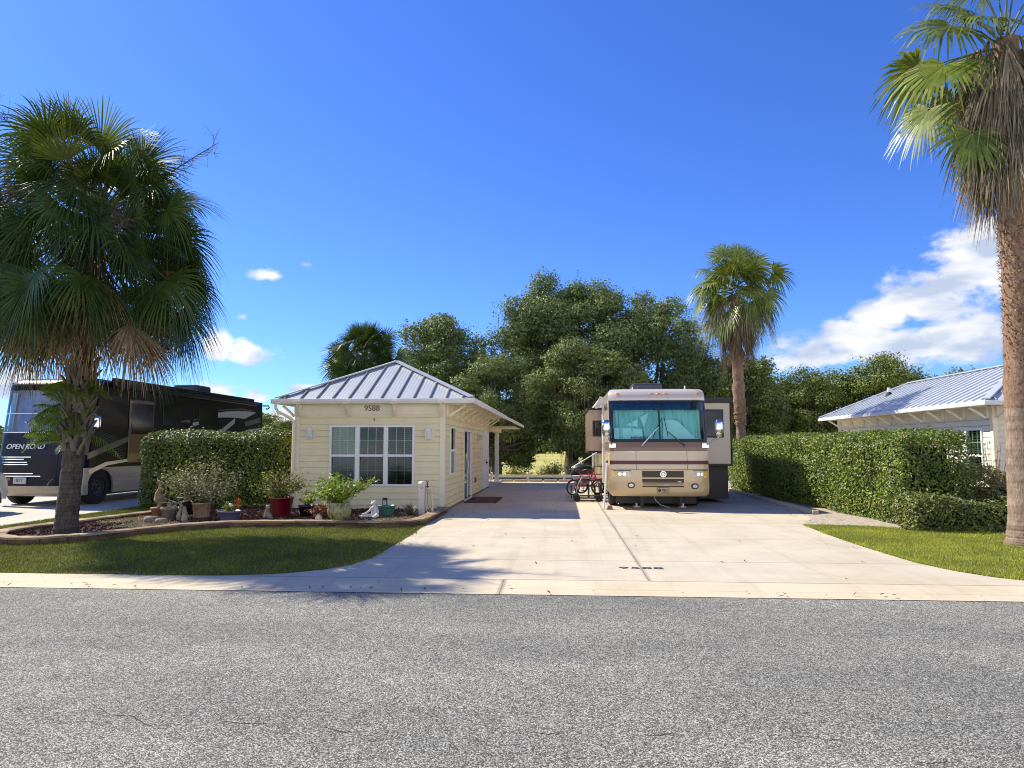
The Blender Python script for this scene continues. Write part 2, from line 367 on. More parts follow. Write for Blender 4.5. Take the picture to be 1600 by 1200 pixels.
def field_mat():
    m, nt, N, L, p = nodes('field_grass')
    c = ramp(N, L, noise(N, L, .09, 8, .65), [(.3, (.28, .27, .06)), (.55, (.48, .41, .10)), (.75, (.62, .50, .16))])
    c = mixc(N, L, 1.0, c, ramp(N, L, noise(N, L, 3, 6, .7), [(.3, (.6, .65, .6)), (.7, (1.25, 1.2, 1.1))]), 'MULTIPLY')
    L.new(c, p.inputs['Base Color']); p.inputs['Roughness'].default_value = .95; bump(N, L, p, noise(N, L, 6, 5), .8, .1); return m
def lawn_mat():
    m, nt, N, L, p = nodes('lawn_ground')
    c = ramp(N, L, noise(N, L, 2.2, 8, .7), [(.28, (.045, .055, .011)), (.5, (.08, .092, .016)), (.72, (.15, .135, .035))])
    c = mixc(N, L, 1.0, c, ramp(N, L, noise(N, L, 70, 3, .7), [(.3, (.6, .6, .6)), (.7, (1.3, 1.3, 1.2))]), 'MULTIPLY')
    L.new(c, p.inputs['Base Color']); p.inputs['Roughness'].default_value = .95; bump(N, L, p, noise(N, L, 60, 4), .9, .03); return m
M_field = field_mat(); M_lawn = lawn_mat()
b = MB(); b.box(-700, 700, 36, 1400, -.6, -.16); tag(b.build('field', M_field), kind='structure')
sheet('ground', [(-60, 8.0), (60, 8.0), (60, 36.5), (-60, 36.5)], -.07, M_soil)
sheet('road', [(-80, -9), (80, -9), (80, 8.01), (-80, 8.01)], -.03, M_asphalt)
b = MB(); rk = random.Random(12)   # hairline cracks in the asphalt
for pts in ([(138, 1096), (172, 1116), (207, 1119), (231, 1133), (268, 1134)], [(345, 1127), (392, 1130), (440, 1131)], [(500, 1135), (532, 1143), (562, 1144)], [(25, 1108), (62, 1102)], [(822, 1142), (850, 1147), (890, 1146)], [(1252, 1150), (1290, 1155), (1320, 1157)], [(1427, 1190), (1458, 1192), (1486, 1190)], [(1010, 1150), (1040, 1147), (1062, 1143)], [(180, 992), (192, 998)]):
    P = []
    for (x0, y0), (x1, y1) in zip(pts[:-1], pts[1:]):
        for k in range(7): P.append(on_z(x0 + (x1 - x0) * k / 7 + rk.gauss(0, .7), y0 + (y1 - y0) * k / 7 + rk.gauss(0, .7), -.0285))
    P = np.array(P); w = .0045 * np.sin(np.linspace(.25, 2.9, len(P)))[:, None]; n = np.array([0, 1.0, 0]); b.grid([P - n * w, P + n * w])
tag(b.build('road_crack', mat('crack_dark', (.02, .02, .019), .95)), kind='structure')
b = MB()   # low sloping kerb
prof = [(8.0, -.024), (8.10, -.032), (8.30, -.018), (8.55, .004), (8.72, .008), (8.73, -.08)]
b.grid([[(x, y, z) for y, z in prof] for x in np.linspace(-60, 60, 121)])
tag(b.build('kerb', M_curb, smooth=False), kind='structure')
sheet('driveway', arc_drive(), 0.0, M_conc, .12)
sheet('neighbour_driveway', [(-18.6, 8.72), (-11.26, 8.72), (-11.26, 31), (-18.6, 31)], 0.0, M_conc2, .12)
LAWN_L = [(-11.25, 8.73), (-4.9, 8.73), (-4.35, 8.78), (-3.85, 8.87), (-3.46, 9.0), (-3.12, 9.28), (-2.88, 9.67), (-2.76, 10.2), (-2.75, 13.2), (-2.83, 14.6), (-2.9, 16), (-9.2, 17.4), (-9.6, 19.5), (-11.25, 19.5)]
LAWN_R = [(4.97, 15.15), (4.86, 13.5), (4.84, 11.9), (4.90, 10.4), (5.07, 9.76), (5.32, 9.32), (5.72, 9.0), (6.4, 8.82), (7.4, 8.74), (14, 8.74), (14, 13.4), (9.2, 13.4), (8.2, 13.9), (6.9, 14.45), (6.2, 14.95)]
sheet('lawn_left_ground', LAWN_L, .004, M_lawn, .1)
sheet('lawn_right_ground', LAWN_R, .004, M_lawn, .1)
sheet('planting_strip', [(4.96, 15.16), (6.2, 14.94), (6.9, 14.44), (8.2, 13.89), (9.2, 13.39), (14, 13.39), (20, 33.2), (5.96, 33.2), (5.96, 18.7), (5.61, 16.6), (4.97, 15.21)], .006, mat('sandy_soil', (.40, .33, .25), .95, var=.4, scale=9, bmp=.6, bscale=50), .1)
sheet('back_verge', [(-14, 33.2), (8, 33.2), (8, 37), (-14, 37)], -.03, mat('pale_gravel', (.36, .29, .2), .95, var=.35, scale=14, bmp=.5), .1)

b = MB(); b.box(5.97, 6.12, 17.6, 33.0, -.02, .09); o = b.build('kerb', M_curb, None, bevel=.02); tag(o, kind='structure')
def inpoly(P, poly):
    x, y = P[:, 0], P[:, 1]; ins = np.zeros(len(P), bool); n = len(poly)
    for i in range(n):
        x0, y0 = poly[i]; x1, y1 = poly[(i + 1) % n]
        c = ((y0 > y) != (y1 > y)) & (x < (x1 - x0) * (y - y0) / (y1 - y0 + 1e-12) + x0); ins ^= c
    return ins
BED = [(-9.25, 17.5), (-9.38, 16.07), (-9.77, 13.89), (-9.95, 12.75), (-9.88, 12.05), (-9.5, 11.5), (-9.0, 11.22), (-8.57, 11.27), (-8.1, 11.75), (-7.76, 12.42), (-7.3, 13.3), (-6.6, 13.9), (-5.36, 14.12), (-4.0, 14.12), (-3.4, 14.12), (-3.05, 14.32), (-2.9, 14.9), (-2.9, 17.5)]
def grass(name, poly, n, seed, hmin, hmax, mat_, hole=None, label=None):
    rng = np.random.default_rng(seed); xs = [p[0] for p in poly]; ys = [p[1] for p in poly]
    P = np.stack([rng.uniform(min(xs), max(xs), n * 2), rng.uniform(min(ys), max(ys), n * 2)], -1)
    P = P[inpoly(P, poly)]
    if hole is not None: P = P[~inpoly(P, hole)]
    P = P[:n]
    q = np.array(poly + poly[:1]); sg = np.linalg.norm(np.diff(q, axis=0), axis=1); cm = np.r_[0, np.cumsum(sg)]; e = rng.uniform(0, cm[-1], n // 14)
    E = np.stack([np.interp(e, cm, q[:, 0]), np.interp(e, cm, q[:, 1])], -1) + rng.normal(0, .022, (len(e), 2)) * (1 + .8 * np.sin(e * 5.3)[:, None])
    if hole is not None: E = E[~inpoly(E, hole)]
    P = np.vstack([P, E]); k = len(P)
    clump = .5 + .5 * np.sin(P[:, 0] * 7.1 + np.sin(P[:, 1] * 5) * 2) * np.sin(P[:, 1] * 6.3 + np.sin(P[:, 0] * 4.3) * 2)
    h = rng.uniform(hmin, hmax, k) * (.75 + .5 * clump); a = rng.uniform(0, 6.283, k); w = rng.uniform(.0025, .0055, k)
    lean = rng.normal(0, .5, (k, 2)) * h[:, None]
    base = np.c_[P, np.full(k, .002)]; d = np.c_[np.cos(a) * w, np.sin(a) * w, np.zeros(k)]
    tip = base + np.c_[lean, h]
    b = MB(); b.polys(np.stack([base - d, base + d, tip], 1))
    o = b.build(name, mat_); tag(o, label, kind='stuff'); return o
M_blade = leafmat('shaded_grass_blade', (.085, .125, .015), (.23, .24, .038), .2, .6, .9, .2, c3=(.40, .33, .13))  # darker than the right lawn's blades, shade put into the colour
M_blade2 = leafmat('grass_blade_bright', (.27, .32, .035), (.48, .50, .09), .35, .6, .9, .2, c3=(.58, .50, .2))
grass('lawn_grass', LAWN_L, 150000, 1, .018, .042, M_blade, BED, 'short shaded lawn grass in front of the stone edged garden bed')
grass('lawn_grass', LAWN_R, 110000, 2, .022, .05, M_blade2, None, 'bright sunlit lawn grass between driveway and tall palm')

def litter():
    rng = np.random.default_rng(44); n = 190
    P = np.c_[rng.uniform(-2.6, 5.9, n), rng.uniform(8.2, 24, n), np.full(n, .012)]; e = rng.uniform(0, 1, n) < .55
    P[e, 0] = np.where(rng.uniform(0, 1, e.sum()) < .6, rng.normal(5.6, .35, e.sum()), rng.normal(-2.5, .2, e.sum())); P[e, 1] = rng.uniform(15.5, 24, e.sum()); k = rng.uniform(0, 1, n) < .25; P[k, 1] = rng.normal(8.12, .06, k.sum()); P[k, 0] = rng.uniform(-8, 9, k.sum())
    t = rng.normal(size=(n, 3)) * (1, 1, .25); t /= np.linalg.norm(t, axis=1, keepdims=True); u = np.cross(t, (0, 0, 1)); s = rng.uniform(.015, .04, (n, 1)); P[k, 2] = .0
    b = MB(); b.polys(np.stack([P - t * s, P + u * s * .45 + (0, 0, .006), P + t * s, P - u * s * .45 + (0, 0, .006)], 1))
    tag(b.build('fallen_leaves', leafmat('dry_leaf', (.10, .06, .03), (.28, .18, .09), .1, .8, 3, .2)), 'dry brown leaves scattered on the slab and in the gutter', kind='stuff')
litter()
# ---------------------------------------------------------------- garden bed
M_lava = leafmat('lava_rock', (.05, .022, .02), (.15, .07, .06), 0, .95, 3, .2, c3=(.30, .2, .18))
M_pebble = leafmat('tan_pebble', (.34, .25, .12), (.56, .46, .28), 0, .85, 3, .2)
BZ = .06
sheet('mulch_bed', [(x * .997, y) for x, y in BED], BZ, mat('mulch_base', (.05, .024, .018), .95, var=.4, scale=30, bmp=.7), .1)
def rocks(name, n, seed, test, smin, smax, m, label):
    rng = np.random.default_rng(seed); P = np.stack([rng.uniform(-10, -2.85, n * 4), rng.uniform(11.2, 17.5, n * 4)], -1)
    P = P[inpoly(P, BED)]; P = P[test(P)][:n]; k = len(P)
    c = np.c_[P, BZ + rng.uniform(0, .016, k)]
    s = rng.uniform(smin, smax, k)[:, None, None]
    O = np.array([(1, 0, -.3), (-.5, .87, -.3), (-.5, -.87, -.3), (0, 0, .9)]) 
    V = c[:, None, :] + (O[None] + rng.normal(0, .35, (k, 4, 3))) * s
    V = V[:, [0, 1, 3, 1, 2, 3, 2, 0, 3]].reshape(-1, 3, 3)
    b = MB(); b.add(c[:1], []); b.n = 1
    # keep each stone one island: shared vertices
    VV = c[:, None, :] + (O[None] + rng.normal(0, .35, (k, 4, 3))) * s
    b = MB(); b.V = [VV.reshape(-1, 3)]; b.n = k * 4
    ix = (np.arange(k) * 4)[:, None]; b.F = [np.vstack([ix + np.array([[0, 1, 3]]), ix + np.array([[1, 2, 3]]), ix + np.array([[2, 0, 3]])])]
    return tag(b.build(name, m), label, kind='stuff')
def is_peb(P):
    r = (P[:, 0] + .22 * np.sin(P[:, 1] * 3) > -3.95 + .38 * (P[:, 1] - 14.6)) & (P[:, 1] < 16.6)
    l = (P[:, 1] > 14.0 + .2 * np.sin(P[:, 0] * 5)) & (P[:, 0] < -8.15) & (P[:, 1] < 15.6)
    l2 = (P[:, 1] > 13.1) & (P[:, 1] < 14.2) & (P[:, 0] < -7.55) & (P[:, 0] > -8.7)
    f = (P[:, 1] < 14.32) & (P[:, 0] > -5.4)
    return r | l | l2 | f
rocks('lava_mulch', 9000, 5, lambda P: ~is_peb(P), .014, .032, M_lava, 'dark red lava rock mulch filling the garden bed')
rocks('pebbles', 7000, 6, is_peb, .009, .02, M_pebble, 'tan pebbles spread at the ends of the garden bed')
# retaining edge of stacked stones
ed = thing('garden_edging', (-6.5, 14, 0), 'low curved edging of stacked tan stones around the garden bed', 'garden edging')
def edging():
    P = np.array([(x, y) for x, y in BED]); seg = np.linalg.norm(np.diff(P, axis=0), axis=1); cum = np.r_[0, np.cumsum(seg)]
    def at(s): return np.array([np.interp(s, cum, P[:, 0]), np.interp(s, cum, P[:, 1])])
    rng = np.random.default_rng(3)
    def course(z0, z1, ln, w, off, gap, jit):
        b = MB(); s = off
        while s < cum[-1] - .05:
            l = ln * rng.uniform(.8, 1.2); e = min(s + l, cum[-1]); pts = []
            k = 4
            for q in np.linspace(s + gap, e - gap, k):
                a = at(q); t = at(min(q + .06, cum[-1])) - at(max(q - .06, 0)); t /= np.linalg.norm(t); n = np.array([t[1], -t[0]])
                j = rng.normal(0, jit)
                zt = z1 + rng.normal(0, jit * .5)
                o, i = a - n * (w * .5 + j), a + n * (w * .5)
                pts.append([(o[0], o[1], z0), (o[0], o[1], zt - .008), (o[0] * .94 + i[0] * .06, o[1] * .94 + i[1] * .06, zt), (i[0], i[1], zt), (i[0], i[1], z0)])
            b.grid(pts); q = np.array(pts); b.add(q[0], [(0, 1, 2, 3, 4)]); b.add(q[-1], [(4, 3, 2, 1, 0)])
            s = e
        return b
    m1 = leafmat('edging_stone', (.085, .055, .042), (.20, .13, .09), 0, .95, 4, .15)
    m2 = leafmat('edging_cap_stone', (.22, .155, .115), (.42, .32, .235), 0, .9, 3, .15)
    course(-.02, .047, .34, .20, 0, .004, .006).build('stone_course', m1, ed)
    course(.049, .097, .40, .215, .17, .004, .006).build('stone_course', m1, ed)
    course(.099, .132, .42, .26, .1, .003, .005).build('cap_course', m2, ed)
edging()

# ---------------------------------------------------------------- casitas
def lap_wall(b, M, u0, u1, w0, w1, lap=.155, phase=0.0):
    """lapped siding between heights w0 and w1, M maps (u, d, w) to world, d outward"""
    k0 = math.floor((w0 - phase) / lap); z = phase + k0 * lap
    while z < w1 - 1e-4:
        a, c = max(z, w0), min(z + lap, w1)
        gv = min(.017, (c - a) * .3); m = c - gv if c == z + lap else c
        d = lambda q: .016 * (1 - (q - z) / lap) + .004
        pts = [M(u0, -.014, a), M(u1, -.014, a), M(u1, d(a), a), M(u0, d(a), a), M(u1, d(m), m), M(u0, d(m), m), M(u1, -.014, m), M(u0, -.014, m), M(u1, -.014, c), M(u0, -.014, c)]
        b.add(pts, [(0, 1, 2, 3), (3, 2, 4, 5), (5, 4, 6, 7), (7, 6, 8, 9)]); z += lap
def mapped(M): return MB(T=lambda u, d, w: M(u, d, w))
def window(par, M, u0, u1, w0, w1, blinds=1, cols=3, rows=2, frame=M_white, glass=M_glass, name='window', low_dark=True):
    f = mapped(M); t = .055
    f.box(u0, u0 + t, -.06, .045, w0, w1); f.box(u1 - t, u1, -.06, .045, w0, w1)
    f.box(u0 + t, u1 - t, -.06, .045, w0, w0 + t); f.box(u0 + t, u1 - t, -.06, .045, w1 - t, w1)
    wm = (w0 + w1) / 2
    f.box(u0 + t, u1 - t, -.05, .03, wm - .028, wm + .028)
    fr = f.build(name, frame, par)
    p = mapped(M)
    p.add([(u0 + t, .004, wm), (u1 - t, .004, wm), (u1 - t, .004, w1 - t), (u0 + t, .004, w1 - t)], [(0, 1, 2, 3)])
    p.build('pane', glass, fr)
    p = mapped(M); p.add([(u0 + t, -.016, w0 + t), (u1 - t, -.016, w0 + t), (u1 - t, -.016, wm), (u0 + t, -.016, wm)], [(0, 1, 2, 3)])
    p.build('lower_pane', M_screen if glass is M_glass else glass, fr)
    g = mapped(M)
    for (a, c, dd) in ((w0 + t, wm - .028, -.03), (wm + .028, w1 - t, -.012)):
        for i in range(1, cols):
            x = u0 + t + (u1 - u0 - 2 * t) * i / cols; g.box(x - .008, x + .008, dd, dd + .01, a, c)
        for j in range(1, rows):
            y = a + (c - a) * j / rows; g.box(u0 + t, u1 - t, dd - .001, dd + .011, y - .008, y + .008)
    g.build('muntins', M_white, fr)
    if blinds:
        s = mapped(M); z = w0 + t + .02; tilt = .005 if blinds == 1 else .020
        while z < w1 - t:
            s.add([(u0 + t, -.085 - .02, z - tilt), (u1 - t, -.085 - .02, z - tilt), (u1 - t, -.085 + .018, z + tilt), (u0 + t, -.085 + .018, z + tilt)], [(0, 1, 2, 3)])
            z += .05 if blinds == 1 else .044
        s.build('blinds', mat('blind_slats', (.78, .80, .76), .6, var=.05), fr)
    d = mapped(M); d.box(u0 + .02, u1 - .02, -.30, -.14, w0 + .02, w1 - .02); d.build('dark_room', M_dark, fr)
    return fr
def knee(b, M, u, w_top, depth=.42, h=.34, t=.075):
    """bracket under the eave: back board, top board, curved strut"""
    b.T = lambda uu, d, w: M(uu, d, w)
    b.box(u - t / 2, u + t / 2, .0, .05, w_top - h, w_top); b.box(u - t / 2, u + t / 2, .05, depth, w_top - .05, w_top)
    P = []
    for i in range(7):
        q = i / 6; bow = .045 * math.sin(q * math.pi)
        d, w = .05 + (depth - .09) * q - bow * .5, w_top - h + .02 + (h - .07) * q + -bow * .2
        P.append([(u - t / 2 + .008, d, w), (u + t / 2 - .008, d, w), (u + t / 2 - .008, d + .045, w - .03), (u - t / 2 + .008, d + .045, w - .03)])
    b.grid(P, close_v=True)
def hip_roof(par, x0, x1, y0, y1, ze, pitch, ribs_front=True, back_hip=True, step=.408, th=.05, M_roof=M_roof, M_rib=M_rib):
    hw = (x1 - x0) / 2; xc = (x0 + x1) / 2; zr = ze + hw * pitch; ya, yb = y0 + hw, (y1 - hw if back_hip else y1)
    A, B, C, D, E_, F_ = (x0, y0, ze), (x1, y0, ze), (x1, y1, ze), (x0, y1, ze), (xc, ya, zr), (xc, yb, zr)
    b = MB()
    V = [A, B, C, D, E_, F_] + [(p[0], p[1], p[2] - th) for p in (A, B, C, D, E_, F_)]
    b.add(V, [(0, 1, 4), (1, 2, 5, 4), (3, 0, 4, 5), (2, 3, 5), (7, 6, 10), (8, 7, 10, 11), (6, 9, 11, 10), (9, 8, 11), (0, 6, 7, 1), (1, 7, 8, 2), (2, 8, 9, 3), (3, 9, 6, 0)])
    roof = b.build('roof', M_roof, par)
    r = MB(); h, w = .040, .015
    # shallow flutes in the pans are part of the panel profile
    fl = MB()
    def seam(bb, p, q, n, ww, hh):
        p, q, n = Vector(p), Vector(q), Vector(n).normalized(); t = (q - p).normalized(); s = t.cross(n)
        v = [p + s * ww, p - s * ww, p - s * ww + n * hh, p + s * ww + n * hh, q + s * ww, q - s * ww, q - s * ww + n * hh, q + s * ww + n * hh]
        bb.add([tuple(x) for x in v], [(0, 1, 2, 3), (7, 6, 5, 4), (0, 4, 5, 1), (1, 5, 6, 2), (2, 6, 7, 3), (3, 7, 4, 0)])
    nF = (0, -pitch, 1); nB = (0, pitch, 1); nR = (pitch, 0, 1); nL = (-pitch, 0, 1)
    k = int(hw / step)
    xs = [xc + (i + .5) * step for i in range(-k - 1, k + 1)]
    for x in xs:
        e = hw - abs(x - xc)
        if e < .1: continue
        seam(r, (x, y0, ze), (x, y0 + e, ze + e * pitch), nF, w, h)
        if back_hip: seam(r, (x, y1, ze), (x, y1 - e, ze + e * pitch), nB, w, h)
    for x in np.arange(x0 + .1, x1, step / 5):
        e = hw - abs(x - xc)
        if e > .12: seam(fl, (x, y0 + .01, ze), (x, y0 + e - .03, ze + (e - .03) * pitch), nF, .012, .006)
    y = y0 + step * .5
    while y < y1:
        e = min(hw, y - y0, (y1 - y) if back_hip else 9e9)
        if e > .1:
            seam(r, (x1, y, ze), (x1 - e, y, ze + e * pitch), nR, w, h); seam(r, (x0, y, ze), (x0 + e, y, ze + e * pitch), nL, w, h)
        y += step
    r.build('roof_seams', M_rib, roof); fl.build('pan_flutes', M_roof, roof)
    c = MB()
    for p, q, n in ((A, E_, (-.2, -.2, 1)), (B, E_, (.2, -.2, 1)), (E_, F_, (0, 0, 1))) + (((C, F_, (.2, .2, 1)), (D, F_, (-.2, .2, 1))) if back_hip else ()):
        seam(c, Vector(p) + Vector((0, 0, .02)), Vector(q) + Vector((0, 0, .02)), n, .085, .035)
    c.build('ridge_cap', M_roof, roof)
    return roof, zr

def casita():
    X0, X1, Y0, Y1 = -6.67, -2.91, 17.53, 28.3
    h = thing('casita', ((X0 + X1) / 2, Y0, 0), 'small cream casita with grey metal hip roof and house number 9588', 'house')
    MF = lambda u, d, w: (u, Y0 - d, w)
    MR = lambda u, d, w: (X1 + d, u, w)
    ML = lambda u, d, w: (X0 - d, u, w)
    ZT, ZF = 2.72, 2.40
    # walls with openings
    w = MB()
    for (a, c, lo, hi) in ((X0 + .1, -5.80, .05, ZF), (-3.64, X1 - .1, .05, ZF), (-5.80, -3.64, .05, .62), (-5.80, -3.64, 2.14, ZF)):
        lap_wall(w, MF, a, c, lo, hi)
    for (a, c, lo, hi) in ((Y0 + .1, 18.40, .05, ZF), (18.40, 19.34, .05, .86), (18.40, 19.34, 2.14, ZF), (19.34, 21.0, .05, ZF), (21.0, 22.86, 2.14, ZF), (22.86, 26.25, .05, ZF), (26.25, 28.1, 2.2, ZF), (28.1, Y1, .05, ZF)):
        lap_wall(w, MR, a, c, lo, hi)
    lap_wall(w, ML, Y0 + .1, Y1, .05, ZF)
    w.box(X0, X1, Y1 - .1, Y1, .02, ZT)
    w.build('wall', M_cream, h)
    f = MB()
    f.box(X0 + .02, X0 + .04, Y0 + .03, Y1 - .1, -.02, ZT); 
    f.box(X0 + .1, X1 - .1, Y0 + .6, Y0 + .62, .03, ZT)
    f.build('inner_partition', M_dark, h)
    t = MB()   # frieze, corner boards, base board
    t.box(X0 - .03, X1 + .03, Y0 - .03, Y0 + .02, ZF, ZT); t.box(X1 - .02, X1 + .028, Y0 + .02, Y1, ZF, ZT); t.box(X0 - .028, X0 + .02, Y0 + .02, Y1, ZF, ZT)
    t.box(X1 - .1, X1 + .026, Y0 - .026, Y0 + .1, .02, ZF); t.box(X0 - .026, X0 + .1, Y0 - .026, Y0 + .1, .02, ZF); t.box(X1 - .1, X1 + .026, Y1 - .1, Y1 + .026, .02, ZF)
    t.build('trim_boards', M_trim2, h)
    fo = MB(); fo.box(X0 + .01, X1 - .012, Y0 + .012, Y1, -.05, .06); fo.box(X0 - .02, X1 + .03, Y0 - .034, Y0 + .01, -.03, .055); fo.box(X1 - .01, X1 + .04, Y0 + .01, Y1, -.03, .05)
    fo.build('foundation', mat('foundation', (.16, .14, .12), .9), h)
    # roof
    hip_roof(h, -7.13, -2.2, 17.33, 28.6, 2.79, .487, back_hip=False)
    s = MB(); s.box(-7.09, -2.24, 17.37, 28.55, 2.722, 2.735); s.build('soffit', M_trim2, h)
    g = MB()
    for (a, c, e, k) in ((-7.13, -2.2, 17.24, 17.33), (-2.2, -2.11, 17.24, 27.4), (-7.22, -7.13, 17.24, 28.6)):
        P = []
        if k - e < .2:
            sec = [(17.33, 2.79), (17.335, 2.68), (17.27, 2.67), (17.235, 2.73), (17.225, 2.785), (17.245, 2.79), (17.255, 2.755)]
            g.grid([[(x, yy, zz) for yy, zz in sec] for x in (-7.22, -2.11)])
        else:
            sgn = 1 if a > -5 else -1; xe = -2.2 if sgn > 0 else -7.13
            sec = [(0, 2.79), (0, 2.68), (.06, 2.67), (.095, 2.73), (.105, 2.785), (.085, 2.79), (.075, 2.755)]
            g.grid([[(xe + sgn * q, y, zz) for q, zz in sec] for y in (e, k)])
    for x, sg in ((-7.22, -1), (-2.11, 1)):
        g.box(min(x, x + sg * .006), max(x, x + sg * .006), 17.225, 17.335, 2.675, 2.785)
    g.build('gutter', M_white, h)
    # porch roof over the terrace, a little wider than the main eave
    p = MB(); zr = 2.79 + 2.465 * .487
    for sg, xe in ((1, -1.72), (-1, -7.6)):
        xc = -4.665; q = abs(xe - xc) * .487
        p.prism([(xc, 27.3, zr + .02), (xe, 27.3, zr + .02 - q), (xe, 27.3, zr - .1 - q), (xc, 27.3, zr - .1)], (0, 5.6, 0))
    p.build('porch_roof', M_trim2, h)
    p = MB(); p.box(-7.4, -1.9, 28.6, 32.7, 2.40, 2.42); p.box(-3.05, -2.75, 28.4, 32.6, 2.24, 2.40); p.build('porch_beam', M_trim2, h)
    p = MB(); p.box(-2.99, -2.82, 31.9, 32.07, 0, 2.24); p.box(-3.02, -2.79, 31.87, 32.1, 0, .12); p.build('porch_post', M_white, h)
    p = MB(); p.box(-6.7, -2.75, 28.32, 33.1, 0, .05); p.build('porch_floor', M_conc2, h)
    # brackets
    for u in (-6.55, -5.31, -4.14, -2.97):
        b = MB(); knee(b, lambda uu, d, ww: MF(uu, d + .03, ww), u, 2.70); b.build('bracket', M_trim2, h)
    for i in range(9):
        b = MB(); knee(b, lambda uu, d, ww: MR(uu, d + .03, ww), 17.75 + i * 1.22, 2.70, depth=.5); b.build('bracket', M_trim2, h)
    b = MB(); knee(b, lambda uu, d, ww: ML(uu, d + .03, ww), 17.62, 2.70, depth=.38); b.build('bracket', M_trim2, h)
    # triple window, side window, sliding door, back door
    for i, (a, c) in enumerate(((-5.80, -5.085), (-5.085, -4.365), (-4.365, -3.64))):
        window(h, MF, a, c, .62, 2.14, blinds=2 if i == 0 else 1)
    window(h, MR, 18.40, 19.34, .86, 2.14, blinds=0, cols=3, rows=2, glass=M_dglass)
    d = MB(T=lambda u, dd, ww: MR(u, dd, ww))
    d.box(21.0, 21.07, -.05, .04, .03, 2.13); d.box(22.79, 22.86, -.05, .04, .03, 2.13); d.box(21.07, 22.79, -.05, .04, 2.06, 2.13); d.box(21.07, 22.79, -.05, .05, .0, .05)
    dr = d.build('sliding_door', M_white, h)
    d = MB(T=lambda u, dd, ww: MR(u, dd, ww))
    for (a, c, o) in ((21.07, 21.98, .01), (21.88, 22.79, -.02)):
        d.box(a, a + .06, o - .02, o + .015, .05, 2.06); d.box(c - .06, c, o - .02, o + .015, .05, 2.06)
    d.build('door_leaf', M_white, dr)
    d = MB(T=lambda u, dd, ww: MR(u, dd, ww)); d.add([(21.13, .004, .06), (21.92, .004, .06), (21.92, .004, 2.05), (21.13, .004, 2.05)], [(0, 1, 2, 3)])
    d.add([(21.94, -.02, .06), (22.73, -.02, .06), (22.73, -.02, 2.05), (21.94, -.02, 2.05)], [(0, 1, 2, 3)]); d.build('pane', M_dglass, dr)
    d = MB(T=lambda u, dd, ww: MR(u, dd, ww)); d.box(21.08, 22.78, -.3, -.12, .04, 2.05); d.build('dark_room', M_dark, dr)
    d = MB(T=lambda u, dd, ww: MR(u, dd, ww)); d.box(21.90, 21.92, .03, .06, .9, 1.2); d.build('handle', M_white, dr)
    d = MB(T=lambda u, dd, ww: MR(u, dd, ww)); d.box(26.25, 28.1, -.04, .035, .04, 2.2); bd = d.build('back_door', M_white, h)
    d = MB(T=lambda u, dd, ww: MR(u, dd, ww))
    for a in (26.4, 27.25):
        for (lo, hi) in ((.2, .95), (1.1, 2.05)): d.box(a, a + .7, .035, .045, lo, hi)
    d.build('door_panel', M_white, bd)
    d = MB(T=lambda u, dd, ww: MR(u, dd, ww)); d.sphere((27.1, .08, 1.0), .035); d.box(27.05, 27.15, .036, .05, .93, 1.12); d.build('door_knob', mat('bronze', (.12, .09, .06), .4, .8), bd)
    # coach lamps
    def lamp(M, u, w):
        l = MB(T=lambda a, d, z: M(a, d, z)); l.box(u - .02, u + .14, .012, .03, w - .15, w + .12)
        lb = l.build('wall_lamp', M_trim2, h)
        q = MB(T=lambda a, d, z: M(a, d, z))
        for s in (-.062, .062):
            for e in (.06, .16): q.box(u + s - .006, u + s + .006, e, e + .012, w - .1, w + .09)
        q.box(u - .07, u + .07, .05, .18, w - .115, w - .1); q.box(u - .075, u + .075, .045, .185, w + .09, w + .105); q.box(u - .04, u + .04, .08, .15, w + .105, w + .15)
        q.box(u - .01, u + .01, .03, .12, w + .15, w + .165); q.box(u - .012, u + .012, .105, .125, w - .09, w - .02)
        q.build('lantern_frame', M_white, lb)
        q = MB(T=lambda a, d, z: M(a, d, z)); q.box(u - .055, u + .055, .068, .164, w - .098, w + .088); q.build('lantern_glass', glassmat('lantern_glass', (.8, .82, .8), .05), lb)
    lamp(MF, -6.28, 1.92); lamp(MF, -3.28, 1.90); lamp(MR, 24.6, 1.92)
    d = MB(T=lambda u, dd, ww: MR(u, dd, ww)); d.box(23.68, 23.86, .012, .06, .42, .58); d.box(23.72, 23.82, .06, .075, .46, .54); d.build('outlet_box', mat('bronze_box', (.2, .13, .08), .5), h)
    text_obj('9588', .20, 'house_number', mat('dark_bronze_number', (.10, .05, .02), .4), h, Matrix.Translation((-4.73, Y0 - .036, 2.555)) @ FRONT, .006)
    b = MB(); b.box(-4.68, -4.665, Y0 - .03, Y0 - .015, 2.24, 2.31); b.build('hook', M_blk, h)
    # downspout
    d = MB(); x = X0 - .03
    path = [(-7.13, 17.30, 2.70), (-7.13, 17.32, 2.56), (-7.08, 17.34, 2.47), (-6.9, 17.38, 2.38), (-6.78, 17.44, 2.31), (x - .01, 17.47, 2.20), (x - .015, 17.47, 1.2), (x - .03, 17.47, .08)]
    d.tube(path, .04, 8); d.build('downspout', M_trim2, h, smooth=False)
    d = MB(); an = np.linspace(math.pi, 2 * math.pi, 10); d.tube([(-6.93 + .075 * math.cos(a), 17.34, 2.34 + .085 * math.sin(a)) for a in an], .006, 5)
    d.tube([(-7.2, 17.3, 2.66), (-7.2, 17.32, 2.5), (-7.13, 17.33, 2.42), (-7.05, 17.33, 2.40)], .006, 5); d.build('hanging_wire', M_white, h)
    return h
casita()

